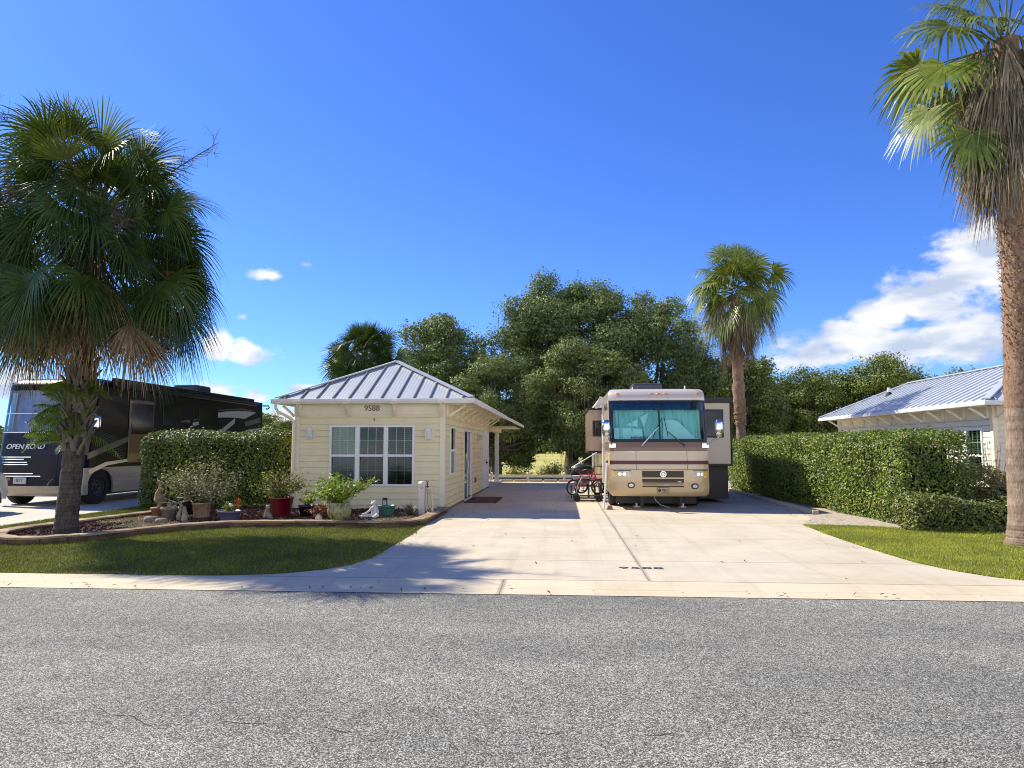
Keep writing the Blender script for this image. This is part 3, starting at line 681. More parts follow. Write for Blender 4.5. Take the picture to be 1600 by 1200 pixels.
def casita2():
    X0, Y0, Y1 = 11.28, 19.45, 29.9; X1 = 15.2
    h = thing('casita', (X0, Y0, 0), 'cream neighbouring casita behind the tall right hedge with blue grey metal roof', 'house')
    ML = lambda u, d, w: (X0 - d, u, w); MF = lambda u, d, w: (u, Y0 - d, w)
    ZT, ZF = 2.72, 2.40
    w = MB()
    for (a, c, lo, hi) in ((Y0 + .1, 19.92, .05, ZF), (19.92, 20.72, .05, .62), (19.92, 20.72, 2.1, ZF), (20.72, Y1, .05, ZF)): lap_wall(w, ML, a, c, lo, hi)
    lap_wall(w, MF, X0 + .1, X1, .05, ZF); w.box(X0 + .02, X1, Y1 - .1, Y1, 0, ZT); w.box(X1 - .1, X1, Y0, Y1 - .1, 0, ZT)
    w.build('wall', mat('pale_siding', (.66, .63, .52), .62, var=.05), h)
    t = MB(); t.box(X0 - .03, X0 + .02, Y0 + .02, Y1, ZF, ZT); t.box(X0 - .03, X1, Y0 - .03, Y0 + .02, ZF, ZT); t.box(X0 - .026, X0 + .1, Y0 - .026, Y0 + .1, .02, ZF); t.build('trim_boards', M_trim2, h)
    hip_roof(h, 10.74, 15.7, 18.75, 30.4, 2.78, .487, M_roof=M_roof2, M_rib=M_rib2)
    s = MB(); s.box(10.78, 15.6, 18.79, 30.3, 2.715, 2.728); s.build('soffit', M_trim2, h)
    g = MB(); g.box(10.66, 10.738, 18.67, 30.4, 2.655, 2.765); g.box(10.738, 15.7, 18.67, 18.748, 2.655, 2.765); g.build('gutter', M_white, h, bevel=.015)
    for i in range(10):
        b = MB(); knee(b, lambda uu, d, ww: ML(uu, d + .03, ww), 19.6 + i * 1.1, 2.70, depth=.5); b.build('bracket', M_white, h)
    b = MB(); knee(b, lambda uu, d, ww: MF(uu, d + .03, ww), X0 + .1, 2.70, depth=.6); b.build('bracket', M_white, h)
    window(h, ML, 19.92, 20.72, .62, 2.1, blinds=1)
    v = MB(); p = on_x(1389, 615, 12.2); v.tube([(p[0], p[1], p[2] - .3), (p[0], p[1], p[2] + .22)], .06, 10); vp = v.build('vent_pipe', M_white, h)
    v = MB(); v.lathe([(.13, -.1), (.10, 0), (.07, .06)], tuple(p), 12); v.build('vent_boot', M_blk, vp)
casita2()

def door_mat():
    b = MB(); b.box(-2.78, -1.85, 20.3, 22.4, .003, .03)
    t = thing('door_mat', (-2.3, 21.3, 0), 'brown door mat on the concrete before the sliding door', 'door mat')
    b.build('mat_body', mat('coir', (.13, .055, .035), .95, var=.3, scale=40, bmp=.6), t, bevel=.008)
    b = MB()
    for (a, c, e, k) in ((-2.76, -1.87, 20.32, 20.44), (-2.76, -1.87, 22.26, 22.38), (-2.76, -2.66, 20.44, 22.26), (-1.97, -1.87, 20.44, 22.26)): b.box(a, c, e, k, .031, .036)
    b.build('mat_border', mat('coir_dark', (.05, .025, .02), .95, var=.3), t)
door_mat()
# stencilled number on the slab
text_obj('9588', .30, 'stencil_number', mat('black_stencil', (.035, .032, .03), .8, var=.5, scale=30), None, Matrix.Translation((1.04, 9.66, .004)) @ Matrix.Scale(.62, 4, (0, 1, 0)) @ Matrix.Scale(1.0, 4), .0006)
st = bpy.data.objects['stencil_number']; ORG[st] = (0, 0, 0); tag(st, 'black 9588 stencilled on the concrete driveway seam', 'painted number')
# ---------------------------------------------------------------- motorhomes
class Coach:
    def __init__(s, cx, hw, zs, ys, ztop, rt=.2, bow=.05, wrap=.30):
        s.cx, s.hw, s.zs, s.ys, s.zt, s.rt, s.bow, s.wrap = cx, hw, zs, ys, ztop, rt, bow, wrap
    def w(s, z):
        q = (z - (s.zt - s.rt)) / s.rt
        w = s.hw if q <= 0 else s.hw - s.rt * (1 - math.sqrt(max(0, 1 - min(q, 1) ** 2)))
        return w - (.06 * max(0, (s.zs[0] + .12 - z) / .12) ** 2 if z < s.zs[0] + .12 else 0)
    def p(s, u, z, off=0):
        y = np.interp(z, s.zs, s.ys) + s.bow * u * u + s.wrap * abs(u) ** 9
        n = Vector((u * .12 + (.9 * np.sign(u) * abs(u) ** 9 if abs(u) > .8 else 0), -1, 0)).normalized()
        return (s.cx + s.w(z) * u + n.x * off, y + n.y * off, z)
    def u(s, x): return (x - s.cx) / s.hw
    def patch(s, b, u0, u1, z0, z1, off=.006, nu=8, nz=4, rim=True, zskew=0, slant=0):
        us = np.linspace(u0, u1, nu + 1); qs = np.linspace(0, 1, nz + 1)
        G = [[s.p(u + slant * (q - .5), z0 + (z1 - z0) * q, off) for u in us] for q in qs]; b.grid(G)
        if rim:
            lo = lambda u, q: s.p(u + slant * (q - .5), z0 + (z1 - z0) * q, -.02)
            b.grid([[lo(u, 0) for u in us], G[0]]); b.grid([G[-1], [lo(u, 1) for u in us]])
            b.grid([[lo(us[0], q) for q in qs], [g[0] for g in G]]); b.grid([[g[-1] for g in G], [lo(us[-1], q) for q in qs]])
    def poly(s, b, pts, off=.008):
        f = [s.p(u, z, off) for u, z in pts]; r = [s.p(u, z, -.02) for u, z in pts]; n = len(pts)
        b.add(f + r, [tuple(range(n))] + [(i, n + i, n + (i + 1) % n, (i + 1) % n) for i in range(n)])
    def bands(s, b, zlist, u0=-1, u1=1, nu=24):
        b.grid([[s.p(u, z) for u in np.linspace(u0, u1, nu + 1)] for z in zlist])
def wheel(par, x, y, r, wd, side, name='wheel', hubm=None):
    t = MB(); k = 28
    prof = [(r * .58, -wd / 2), (r * .9, -wd / 2), (r, -wd * .36), (r, wd * .36), (r * .9, wd / 2), (r * .58, wd / 2)]
    an = np.arange(k) * 2 * math.pi / k
    t.grid([[(x + d, y + q * math.cos(a), r + q * math.sin(a)) for a in an] for q, d in prof], close_v=True)
    w = t.build(name, M_rub, par, smooth=True)
    h = MB(); s = side
    pr = [(.02, wd * .30), (r * .16, wd * .30), (r * .2, wd * .2), (r * .44, wd * .22), (r * .52, wd * .40), (r * .59, wd * .46), (r * .6, wd * .3)]
    h.grid([[(x + s * d, y + q * math.cos(a), r + q * math.sin(a)) for a in an] for q, d in pr], close_v=True)
    for i in range(8):
        a = i * math.pi / 4; h.tube([(x + s * wd * .2, y + r * .3 * math.cos(a), r + r * .3 * math.sin(a)), (x + s * wd * .3, y + r * .3 * math.cos(a), r + r * .3 * math.sin(a))], .018, 6)
    h.build('rim', hubm or M_chrome, w, smooth=True); return w
def paint(name, col, rough=.28, metal=.3, coat=.6): return mat(name, col, rough, metal, var=.04, scale=.8, coat=coat, spec=.5 if max(col) > .05 else .12)

def tan_coach():
    cx = 2.5
    c = Coach(cx, 1.255, [.34, .40, .62, .95, 1.55, 1.72, 2.80, 2.95, 3.06, 3.12, 3.15], [18.52, 18.46, 18.43, 18.45, 18.53, 18.57, 18.80, 18.82, 18.90, 19.02, 19.3], 3.15, rt=.16, wrap=.10)
    t = thing('motorhome', (cx, 18.5, 0), 'tan class A motorhome with maroon stripe parked on the concrete driveway', 'motorhome')
    tan = paint('tan_paint', (.58, .45, .30), .3, .12); gold = paint('gold_tan_paint', (.56, .41, .225), .28, .15)
    bronze = paint('bronze_paint', (.22, .135, .068), .35, .2); silver = paint('cap_paint', (.66, .56, .47), .3, .15)
    YB = 27.2
    def sides(b, z0, z1, zn=6):
        zz = np.linspace(z0, z1, zn + 1)
        for s in (-1, 1): b.grid([[c.p(s, z), (cx + s * c.w(z), 20.0, z), (cx + s * c.w(z), YB, z)] for z in zz])
    b = MB(); c.bands(b, [.34, .36, .40, .48, .62, .80, .95, 1.04]); sides(b, .34, 1.04)
    for s in (-1, 1): pass
    b.grid([[c.p(u, .34) for u in np.linspace(-1, 1, 25)], [(cx + 1.2 * u, 19.2, .34) for u in np.linspace(-1, 1, 25)]])
    body = b.build('lower_body', gold, t, smooth=True)
    b = MB(); c.bands(b, [1.04, 1.2, 1.35, 1.5]); sides(b, 1.04, 1.5); b.build('front_panel', tan, t, smooth=True)
    b = MB(); c.bands(b, [1.5, 1.55, 1.64, 1.725]); sides(b, 1.5, 1.725); b.build('cowl_band', bronze, t, smooth=True)
    b = MB()
    for s in (-1, 1): c.bands(b, np.linspace(1.725, 2.80, 6), s * .975, s * 1.0, 3)
    sides(b, 1.725, 2.8); b.box(cx - 1.255, cx + 1.255, YB - .02, YB, .5, 3.1); b.build('body_side', tan, t, smooth=False)
    b = MB(); c.bands(b, [2.80, 2.86, 2.95, 3.0, 3.03, 3.06, 3.09, 3.12, 3.135, 3.145, 3.15])
    zz = np.linspace(2.8, 3.15, 9)
    for s in (-1, 1): b.grid([[c.p(s, z), (cx + s * c.w(z), 20.0, z), (cx + s * c.w(z), YB, z)] for z in zz])
    b.grid([[c.p(u, 3.15) for u in np.linspace(-1, 1, 13)], [(cx + u * c.w(3.15), 20.0, 3.15) for u in np.linspace(-1, 1, 13)], [(cx + u * c.w(3.15), YB, 3.15) for u in np.linspace(-1, 1, 13)]])
    cap = b.build('roof_cap', silver, t, smooth=True)
    # windshield
    b = MB()
    for (a, e, lo, hi) in ((-.99, .99, 1.722, 1.80), (-.99, .99, 2.765, 2.815), (-.99, -.965, 1.80, 2.765), (.965, .99, 1.80, 2.765), (.012, .045, 1.80, 2.765)):
        c.patch(b, a, e, lo, hi, .012, 16)
    ws = b.build('windshield_frame', mat('black_gasket', (.012, .012, .02), .3, var=.1), t, smooth=False)
    wg = glassmat('windshield_glass', (.76, .95, .92), .02)
    for a, e in ((-.965, .012), (.045, .965)):
        b = MB(); c.patch(b, a, e, 1.80, 2.765, -.002, 10, 4, rim=False); b.build('windshield', wg, ws, smooth=True)
    b = MB()
    for a, e in ((-.965, .012), (.045, .965)): c.patch(b, a, e, 2.56, 2.765, -.012, 10, 2, rim=False)
    b.build('sun_strip', glassmat('sun_strip_glass', (.16, .15, .18), .02), ws, smooth=True)
    # hanging sunshade with folds behind the glass
    b = MB(); us = np.linspace(-.98, .98, 120); zz = np.linspace(1.70, 2.8, 14)
    def fold(u, z):
        return .025 * math.sin(u * 23 + z * 2.1) + .018 * math.sin(u * 51 + z * 3) + .03 * math.sin(u * 9 - z * 4) + (.05 * max(0, 1 - abs(u - .45 - (2.2 - z) * .5) * 3.5))
    b.grid([[tuple(np.array(c.p(u, z, -.16)) + (0, fold(u, z), 0)) for u in us] for z in zz])
    b.build('sunshade', mat('teal_shade', (.30, .60, .54), .6, .0, var=.12, scale=2.2), ws, smooth=True)
    b = MB()  # pale folds behind the glass imitate reflections in the panes
    for pts in ([(-.93, 1.80), (-.30, 1.80), (-.33, 2.06), (-.93, 2.10)], [(.10, 1.80), (.80, 1.80), (.62, 2.02), (.42, 2.27), (.30, 2.30), (.12, 2.29)], [(-.66, 2.16), (-.42, 2.12), (-.40, 2.33)], [(-.28, 2.1), (-.17, 2.5), (-.36, 2.36)]):
        f = [c.p(u, z, -.10) for u, z in pts]; b.prism(f, (0, .012, 0))
    b.build('reflection_flap', mat('pale_teal_reflection', (.48, .74, .68), .5, var=.1, scale=3), ws)
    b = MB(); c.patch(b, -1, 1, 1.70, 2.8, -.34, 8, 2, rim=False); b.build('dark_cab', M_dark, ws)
    text_obj('MEMBER', .13, 'dash_lettering', M_blk, ws, Matrix.Translation((cx - .46, 18.66, 1.815)) @ FRONT, .003)
    # stripe, hood lines
    b = MB(); c.patch(b, -1, 1, 1.15, 1.245, .004, 28, 1); b.build('stripe', paint('maroon_paint', (.10, .005, .010), .4, .0, .1), t)
    b = MB(); uL, uR = c.u(1.91), c.u(3.20)
    for (a, e, lo, hi) in ((-.99, .99, 1.492, 1.500), (uL - .003, uL + .003, 1.0, 1.49), (uR - .003, uR + .003, 1.0, 1.49), (-.99, .99, 1.02, 1.028)): c.patch(b, a, e, lo, hi, .0065, 20, 1)
    b.build('panel_gap', mat('gap_shadow', (.05, .035, .025), .8), t)
    b = MB()
    c.patch(b, -.7, uL - .01, 1.455, 1.482, .010, 6, 1); c.patch(b, uL + .02, uR - .02, 1.47, 1.486, .010, 8, 1)
    b.build('trim_highlight', paint('light_trim', (.68, .6, .5), .25, .3), t)
    # grilles
    gm = mat('grille_bronze', (.055, .040, .025), .4, .3, var=.12)
    for lo, hi in ((.82, .985), (.575, .785)):
        b = MB(); c.patch(b, c.u(2.05), c.u(3.10), lo, hi, .004, 8, 1); g = b.build('grille', gm, t)
        b = MB(); z = lo + .02
        while z < hi - .01: c.patch(b, c.u(2.07), c.u(3.08), z, z + .012, .012, 8, 1); z += .032
        b.build('grille_bars', gm, g)
    b = MB(); an = np.arange(24) * math.pi / 12
    def ring(b, x, z, r0, r1, off=.02, sx=1.0):
        P = [[np.array(c.p(c.u(x + sx * r * math.cos(a)), z + r * math.sin(a), o)) for a in an] for r, o in ((r0, off - .01), (r0, off + .008), (r1, off + .008), (r1, off - .02))]; b.grid(P, close_v=True)
    ring(b, 2.58, .905, .058, .078); ring(b, 2.58, .905, .0, .04)
    b.tube([c.p(c.u(2.545), .87, .03), c.p(c.u(2.575), .90, .03), c.p(c.u(2.62), .925, .03)], .008, 6); b.tube([c.p(c.u(2.58), .95, .03), c.p(c.u(2.60), .89, .03)], .008, 6)
    b.build('emblem', M_chrome, t)
    b = MB(); c.patch(b, c.u(2.94), c.u(3.03), .70, .735, .018, 2, 1); c.patch(b, c.u(2.60), c.u(2.72), .625, .65, .018, 2, 1); b.build('badge', mat('badge_silver', (.4, .42, .4), .4, .6), t)
    # licence plate
    b = MB(); c.patch(b, c.u(2.42), c.u(2.72), .425, .565, .014, 3, 1); pl = b.build('licence_plate', mat('plate_tan', (.52, .42, .29), .5), t)
    b = MB()
    for (a, e, lo, hi) in ((2.42, 2.72, .555, .565), (2.42, 2.72, .425, .433), (2.42, 2.428, .433, .555), (2.712, 2.72, .433, .555)): c.patch(b, c.u(a), c.u(e), lo, hi, .019, 2, 1)
    b.build('plate_frame', mat('plate_brown', (.10, .06, .03), .5), pl)
    b = MB(); ring(b, 2.48, .495, .0, .042, .016, .8); b.build('plate_emblem', mat('plate_dark', (.03, .022, .015), .5), pl)
    text_obj('PSU', .085, 'plate_letters', MATS['plate_dark'], pl, Matrix.Translation((2.61, 18.42, .495)) @ FRONT, .003)
    b = MB(); b.box(2.54, 2.69, 18.418, 18.428, .448, .456); b.build('plate_line', MATS['plate_brown'], pl)
    # lamps
    lens = mat('lamp_lens', (.62, .60, .52), .12, .1, var=.25, scale=14, coat=1)
    for s in (-1, 1):
        a0, a1 = (c.u(1.34), c.u(1.76)) if s < 0 else (c.u(3.35), c.u(3.68))
        b = MB()
        if s < 0: c.poly(b, [(a0, .83), (a1, .83), (a1 - .06, .99), (a0 + .02, .99), (a0 - .0, .95)], .010)
        else: c.poly(b, [(a0 - .02, .81), (a1, .82), (a1, .95), (a1 - .02, .97), (a0 + .03, .97)], .010)
        hl = b.build('headlight', lens, t)
        b = MB()
        for q in (.35, .62):
            u = a0 + (a1 - a0) * q; ring(b, cx + u * 1.255, .90, .0, .045, .014)
        b.build('reflector', M_chrome, hl)
        b = MB(); u0 = a0 if s < 0 else a1 - .07; c.patch(b, u0 + .01, u0 + .07, .84, .97, .016, 2, 1); b.build('turn_signal', mat('yellow_lens', (.80, .50, .04), .25, var=.1, coat=.6), hl)
        b = MB(); c.patch(b, min(a0, a1) - .01, max(a0, a1) + .01, .985, 1.0, .013, 6, 1); b.build('lamp_lid', M_blk, hl)
    for x, z in ((1.77, .62), (3.37, .60)):
        b = MB(); ring(b, x, z, .0, .075, .012, 1.25); fb = b.build('fog_lamp', M_blk, t)
        b = MB(); ring(b, x, z, .0, .045, .022, 1.35); b.build('fog_lens', lens, fb)
    for x in (1.49, 2.36, 2.545, 2.74, 3.55):
        b = MB(); q = c.p(c.u(x), 2.985, .01); b.sphere(q, .062, .03, .03, 12); b.build('marker_lamp', M_amber, t, smooth=True)
    # wipers
    for s, xb, xt, zt in ((-1, 2.07, 2.50, 2.10), (1, 3.13, 2.72, 2.00)):
        b = MB(); p0 = np.array(c.p(c.u(xb), 1.64, .03)); p1 = np.array(c.p(c.u(xt), zt, .06)); b.tube([p0, p1], [.02, .012], 6); b.sphere(p0, .03)
        w = b.build('wiper', M_steel if s < 0 else mat('dark_metal', (.08, .08, .08), .4, .6), t)
        b = MB(); q0 = np.array(c.p(c.u(xt - s * -.0 + (.02 if s > 0 else -.14)), 1.86, .03)); q1 = np.array(c.p(c.u(2.60 if s < 0 else 2.66), 2.34, .03)); b.tube([q0, q1], .011, 5); b.build('wiper_blade', M_blk, w)
    # chrome mirrors
    for s, x in ((-1, 1.15), (1, 4.00)):
        b = MB(); b.lathe([(0.02, -.20), (.085, -.19), (.105, -.12), (.11, 0), (.10, .14), (.07, .20), (.02, .215)], (x, 18.42, 2.08), 14, 1.0, .75)
        m = b.build('side_mirror', M_chrome, t, smooth=True)
        b = MB(); a = np.array(c.p(s * .93, 1.63, .03)); b.tube([(x, 18.44, 1.90), (x - s * .02, 18.42, 1.84), tuple(a)], .028, 8); b.rbox(tuple(a), .17, .09, .12); b.build('mirror_arm', M_chrome, m, bevel=.01)
        b = MB(); b.lathe([(.0, -.225), (.06, -.222), (.075, -.2), (.07, -.19)], (x, 18.42, 2.08), 12, 1, .75); b.build('mirror_base', mat('mirror_tan', (.5, .42, .3), .4), m)
    # underside, wheels
    b = MB(); b.box(cx - 1.1, cx + 1.1, 19.0, YB, .42, .6); b.box(cx - 1.05, cx + 1.05, 19.3, 19.5, .1, .45); b.box(cx - .45, cx - .38, 18.9, 19.0, .06, .36); b.box(cx + .55, cx + .62, 18.9, 19.0, .1, .36)
    b.build('chassis', M_blk, t)
    b = MB(); b.tube([(2.38, 18.9, .36), (2.43, 18.85, .22), (2.55, 18.85, .1), (2.8, 18.9, .02)], .012, 5); b.build('hanging_cable', M_grayplastic, t)
    for y in (20.0, 25.2):
        wheel(t, cx - 1.08, y, .45, .26, -1); wheel(t, cx + 1.08, y, .45, .26, 1)
    for x in (cx - .5, cx + .72):
        b = MB(); b.lathe([(.04, 0.0), (.04, .4)], (x, 19.4, 0), 10); b.lathe([(.13, 0.0), (.13, .03), (.04, .03)], (x, 19.4, 0.0), 12); b.build('levelling_jack', M_steel, t)
    # roof AC
    b = MB(); b.rbox((2.42, 20.6, 3.27), .82, 1.0, .22); b.build('roof_unit', mat('dark_shroud', (.045, .05, .06), .5), t, bevel=.05)
    b = MB(); b.sphere((2.06, 20.2, 3.23), .07); b.build('roof_antenna', M_white, t, smooth=True)
    b = MB(); b.tube([(3.33, 19.4, 3.14), (3.33, 19.4, 3.24)], .02, 6); b.build('roof_antenna', M_white, t)
    # slide outs
    b = MB(); b.box(.86, 1.26, 22.5, 25.6, 1.46, 2.77); s1 = b.build('slide_out', paint('slide_tan', (.47, .335, .235), .35, .2), t, bevel=.02)
    b = MB(); b.box(.80, 1.27, 22.44, 25.7, 2.775, 2.82); b.box(.83, 1.26, 22.46, 25.65, 1.40, 1.455); b.build('slide_flange', M_blk, s1)
    b = MB(); b.box(.98, 1.24, 22.47, 22.498, 1.92, 2.42); b.build('slide_window', M_blk, s1, bevel=.03)
    b = MB(); b.box(1.02, 1.20, 22.462, 22.469, 1.97, 2.37); b.build('window_pane', M_dglass, s1)
    b = MB(); b.box(3.76, 4.80, 20.6, 25.4, 1.10, 2.86); s2 = b.build('slide_out', paint('slide_tan_2', (.50, .41, .30), .35, .15), t, bevel=.025)
    b = MB(); b.box(3.74, 4.86, 20.54, 25.5, 2.87, 3.0); b.box(3.76, 4.84, 20.58, 25.4, 1.06, 1.095); b.box(4.805, 4.83, 20.57, 25.4, 1.1, 2.86); b.build('slide_flange', M_blk, s2)
    b = MB(); b.box(3.70, 4.60, 20.565, 20.598, 1.86, 2.66); b.build('slide_window', M_blk, s2, bevel=.06)
    b = MB(); b.box(3.74, 4.55, 20.556, 20.563, 1.91, 2.61); b.build('window_pane', M_dglass, s2)
    b = MB(); b.box(3.77, 4.76, 20.9, 25.2, .12, 1.055); b.box(3.8, 4.72, 20.885, 20.899, .16, .62); b.build('shaded_compartment', M_blk, s2, bevel=.015)  # black compartment stands in for the shade under the slide-out
    # awning on the entry side
    b = MB(); b.tube([(1.10, 19.7, 2.88), (1.10, 26.4, 2.88)], .075, 12); b.prism([(1.06, 19.6, 2.98), (.92, 19.6, 2.66), (.98, 19.6, 2.64), (1.16, 19.6, 2.80), (1.18, 19.6, 2.95)], (0, .12, 0)); b.build('awning_roll', mat('awning_white', (.62, .58, .54), .5), t)
    b = MB()
    for y in (19.66, 26.3): b.tube([(1.15, y, 2.85), (1.145, y, .62)], .032, 8); b.box(1.11, 1.2, y - .03, y + .03, 1.62, 1.68)
    b.build('awning_arm', M_white, t)
    b = MB(); b.tube([(1.10, 22.4, 1.42), (.3, 22.3, .95)], .014, 6); b.build('slide_stay', M_steel, t)
    # entry door side details
    b = MB(); b.box(cx - 1.262, cx - 1.254, 20.6, 21.4, .6, 2.6); b.build('entry_door', tan, t)
tan_coach()

def dark_coach():
    X1 = -12.95; hw = 1.27; cx = X1 - hw; YF, YB = 18.35, 30.0
    zs = [.28, .34, .55, .95, 1.55, 1.95, 3.15, 3.3, 3.42, 3.5, 3.53]
    c = Coach(cx, hw, zs, [YF - .02, YF - .08, YF - .1, YF - .06, YF + .02, YF + .06, YF + .22, YF + .26, YF + .38, YF + .55, YF + .9], 3.53, rt=.18, wrap=.42)
    t = thing('motorhome', (cx, YF, 0), 'large dark motorhome with cream swooshes parked behind the left palm', 'motorhome')
    navy = paint('navy_paint', (.006, .009, .034), .35, .0, .06); black = paint('black_paint', (.007, .006, .0055), .35, .0, .06)
    cream = paint('cream_paint', (.40, .33, .22), .35, .1); cream2 = paint('cream_skirt', (.25, .25, .23), .35, .1)
    b = MB(); c.bands(b, [.28, .32, .36, .45, .55]); b.build('bumper', cream, t, smooth=True)
    b = MB(); c.bands(b, [.55, .7, .85, .95]); c.bands(b, [.95, 1.25, 1.55, 1.8, 1.97]); b.build('front_panel', navy, t, smooth=True)
    b = MB(); c.bands(b, [3.15, 3.25, 3.3, 3.35, 3.42, 3.46, 3.5, 3.515, 3.53]); b.build('roof_cap', black, t, smooth=True)
    b = MB()
    for s in (-1, 1): c.bands(b, np.linspace(1.97, 3.15, 5), s * .93, s * 1.0, 4)
    b.build('windshield_pillar', black, t, smooth=True)
    b = MB(); c.bands(b, np.linspace(1.99, 3.15, 6), -.93, .93, 16); ws = b.build('windshield', glassmat('blue_windshield', (.45, .66, .85), .02), t, smooth=True)
    b = MB(); us = np.linspace(-.92, .92, 60); b.grid([[tuple(np.array(c.p(u, z, -.2)) + (0, .03 * math.sin(u * 40) + .03 * math.sin(u * 17), 0)) for u in us] for z in np.linspace(1.98, 3.15, 6)])
    b.build('sunshade', mat('blue_shade', (.05, .20, .42), .6, var=.3, scale=1.5), ws, smooth=True)
    b = MB(); 
    for a, e in ((-.93, -.66),): b.grid([[tuple(np.array(c.p(u, z, -.12)) + (0, .02 * math.sin(u * 60), 0)) for u in np.linspace(a, e, 20)] for z in np.linspace(2.0, 3.1, 4)])
    b.build('curtain', mat('pale_curtain', (.40, .52, .50), .7), ws, smooth=True)
    b = MB(); c.patch(b, -.95, .95, 2.50, 2.515, .01, 14, 1); c.patch(b, -.95, .95, 1.975, 2.0, .012, 14, 1); b.build('windshield_trim', M_steel, ws)
    b = MB(); b.tube([c.p(-.3, 2.28, .03), c.p(.30, 1.93, .04)], .012, 6); b.sphere(c.p(.30, 1.93, .04), .03); b.build('wiper', M_steel, t)
    # name band, grille, lamps
    b = MB(); c.patch(b, -.75, .62, 1.38, 1.80, .008, 12, 2); b.build('name_panel', paint('slate_navy', (.014, .018, .036), .4, .0, .05), t)
    p = on_y(40, 698, YF); text_obj('OPEN ROAD', .19, 'lettering', mat('white_lettering', (.75, .75, .75), .4), t, Matrix.Translation((p[0], YF - .02, p[2])) @ FRONT, .012, .35)
    b = MB(); c.patch(b, -.80, .55, .62, 1.34, .006, 12, 2); g = b.build('grille', mat('gloss_black', (.006, .006, .007), .35, spec=.2), t)
    b = MB()
    for (a, e, z) in ((-.75, -.05, 1.31), (-.7, -.2, 1.25), (-.7, -.12, 1.17), (-.65, -.1, 1.11), (-.62, .05, .87), (-.62, .22, .80)): c.patch(b, a, e, z, z + .022, .02, 8, 1)
    b.build('grille_bars', M_chrome, g)
    b = MB(); c.poly(b, [(.62, 1.27), (.93, 1.22), (.95, 1.36), (.76, 1.36)], .012); b.build('headlight', mat('peach_lamp', (.55, .42, .34), .15, coat=1), t)
    b = MB(); c.poly(b, [(.28, .36), (.95, .34), (.965, .85), (.93, .88), (.48, .74), (.40, .62)], .010); b.build('bumper_wing', cream, t)
    p0, p1 = on_y(22, 746, YF - .1), on_y(41, 756, YF - .1)
    b = MB(); b.box(p0[0], p1[0], YF - .13, YF - .10, p1[2], p0[2]); pl = b.build('licence_plate', mat('plate_white', (.45, .44, .41), .5), t)
    text_obj('B2Y', .12, 'plate_letters', mat('plate_grey', (.12, .1, .09), .5), pl, Matrix.Translation(((p0[0] + p1[0]) / 2, YF - .132, (p0[2] + p1[2]) / 2)) @ FRONT, .002)
    # side wall with wheel arch
    WY, WR = 19.30, .50
    def side(b, z0, z1, arch=False, x=X1):
        if not arch: b.grid([[c.p(1, z), (x, 19.0, z), (x, YB, z)] for z in np.linspace(z0, z1, 4)]); return
    b = MB(); side(b, 1.02, 3.35); b.grid([[c.p(1, z), (cx + c.w(z), 19.2, z), (cx + c.w(z), YB, z)] for z in np.linspace(3.35, 3.53, 6)])
    b.grid([[(cx - 1.09, 19.2, 3.53), (cx - 1.09, YB, 3.53)], [(cx + 1.09, 19.2, 3.53), (cx + 1.09, YB, 3.53)]])
    b.box(cx - hw, X1, YB - .02, YB, .3, 3.5); b.box(cx - hw, cx - hw + .02, 19, YB, .3, 3.4); b.build('body_side', black, t, smooth=False)
    ang = np.linspace(math.pi, 0, 15)
    out = [(18.78, .30), (18.78, .52)] + [(WY + .56 * math.cos(a), .52 + .46 * math.sin(a)) for a in ang[1:-1]] + [(19.86, .52), (19.86, .30), (YB, .26), (YB, 1.02), (18.60, 1.02), (18.55, .30)]
    b = MB(); b.prism([(X1 + .012, y, z) for y, z in out], (-.05, 0, 0)); b.build('skirt', cream2, t)
    b = MB(); b.grid([[(X1 - .4, WY + .55 * math.cos(a), .52 + .45 * math.sin(a)), (X1 - .03, WY + .55 * math.cos(a), .52 + .45 * math.sin(a))] for a in ang]); b.box(X1 - .42, X1 - .40, 18.7, 19.9, .3, 1.1); b.build('wheel_well', M_dark, t)
    wheel(t, X1 - .19, WY, WR, .30, 1, hubm=mat('dark_rim', (.05, .05, .055), .4, .5)); wheel(t, X1 - 2.3, WY, WR, .30, -1); wheel(t, X1 - .19, 26.6, WR, .30, 1)
    b = MB(); b.box(cx - 1.1, cx + 1.0, 19.0, YB, .22, .5); b.build('chassis', M_blk, t)
    # swooshes drawn on the side
    def sw(px, x=X1 + .008): return [tuple(on_x(280 + a / 11.43, 600 + q / 11.43, x)) for a, q in px]
    b = MB()
    for poly in ([(540, 550), (680, 515), (850, 490), (1100, 480), (1250, 490), (1380, 515), (1165, 625), (1060, 608), (950, 600), (780, 596), (540, 620)],
                 [(1000, 610), (995, 700), (800, 860), (690, 860)], [(245, 690), (410, 660), (410, 708), (245, 760)], [(1150, 860), (1200, 820), (1465, 780), (1465, 810), (1250, 865)]):
        b.prism(sw(poly), (-.012, 0, 0))
    b.build('swoosh', mat('swoosh_grey', (.30, .30, .27), .35, var=.05, coat=.4), t)
    b = MB()
    for poly in ([(250, 640), (420, 590), (430, 605), (250, 660)], [(1170, 680), (1450, 600), (1450, 690), (1180, 760)], [(545, 490), (800, 455), (1100, 440), (1340, 480), (1330, 490), (1090, 455), (810, 470), (545, 500)], [(0, 660), (190, 640), (205, 690), (0, 680)]):
        b.prism(sw(poly), (-.010, 0, 0))
    for px in ([(137, 708), (200, 682), (200, 690), (137, 718)],): b.prism([tuple(on_x(a, q, X1 + .008)) for a, q in px], (-.010, 0, 0))
    b.build('swoosh_shade', mat('swoosh_dark', (.085, .075, .055), .35, var=.1, coat=.4), t)
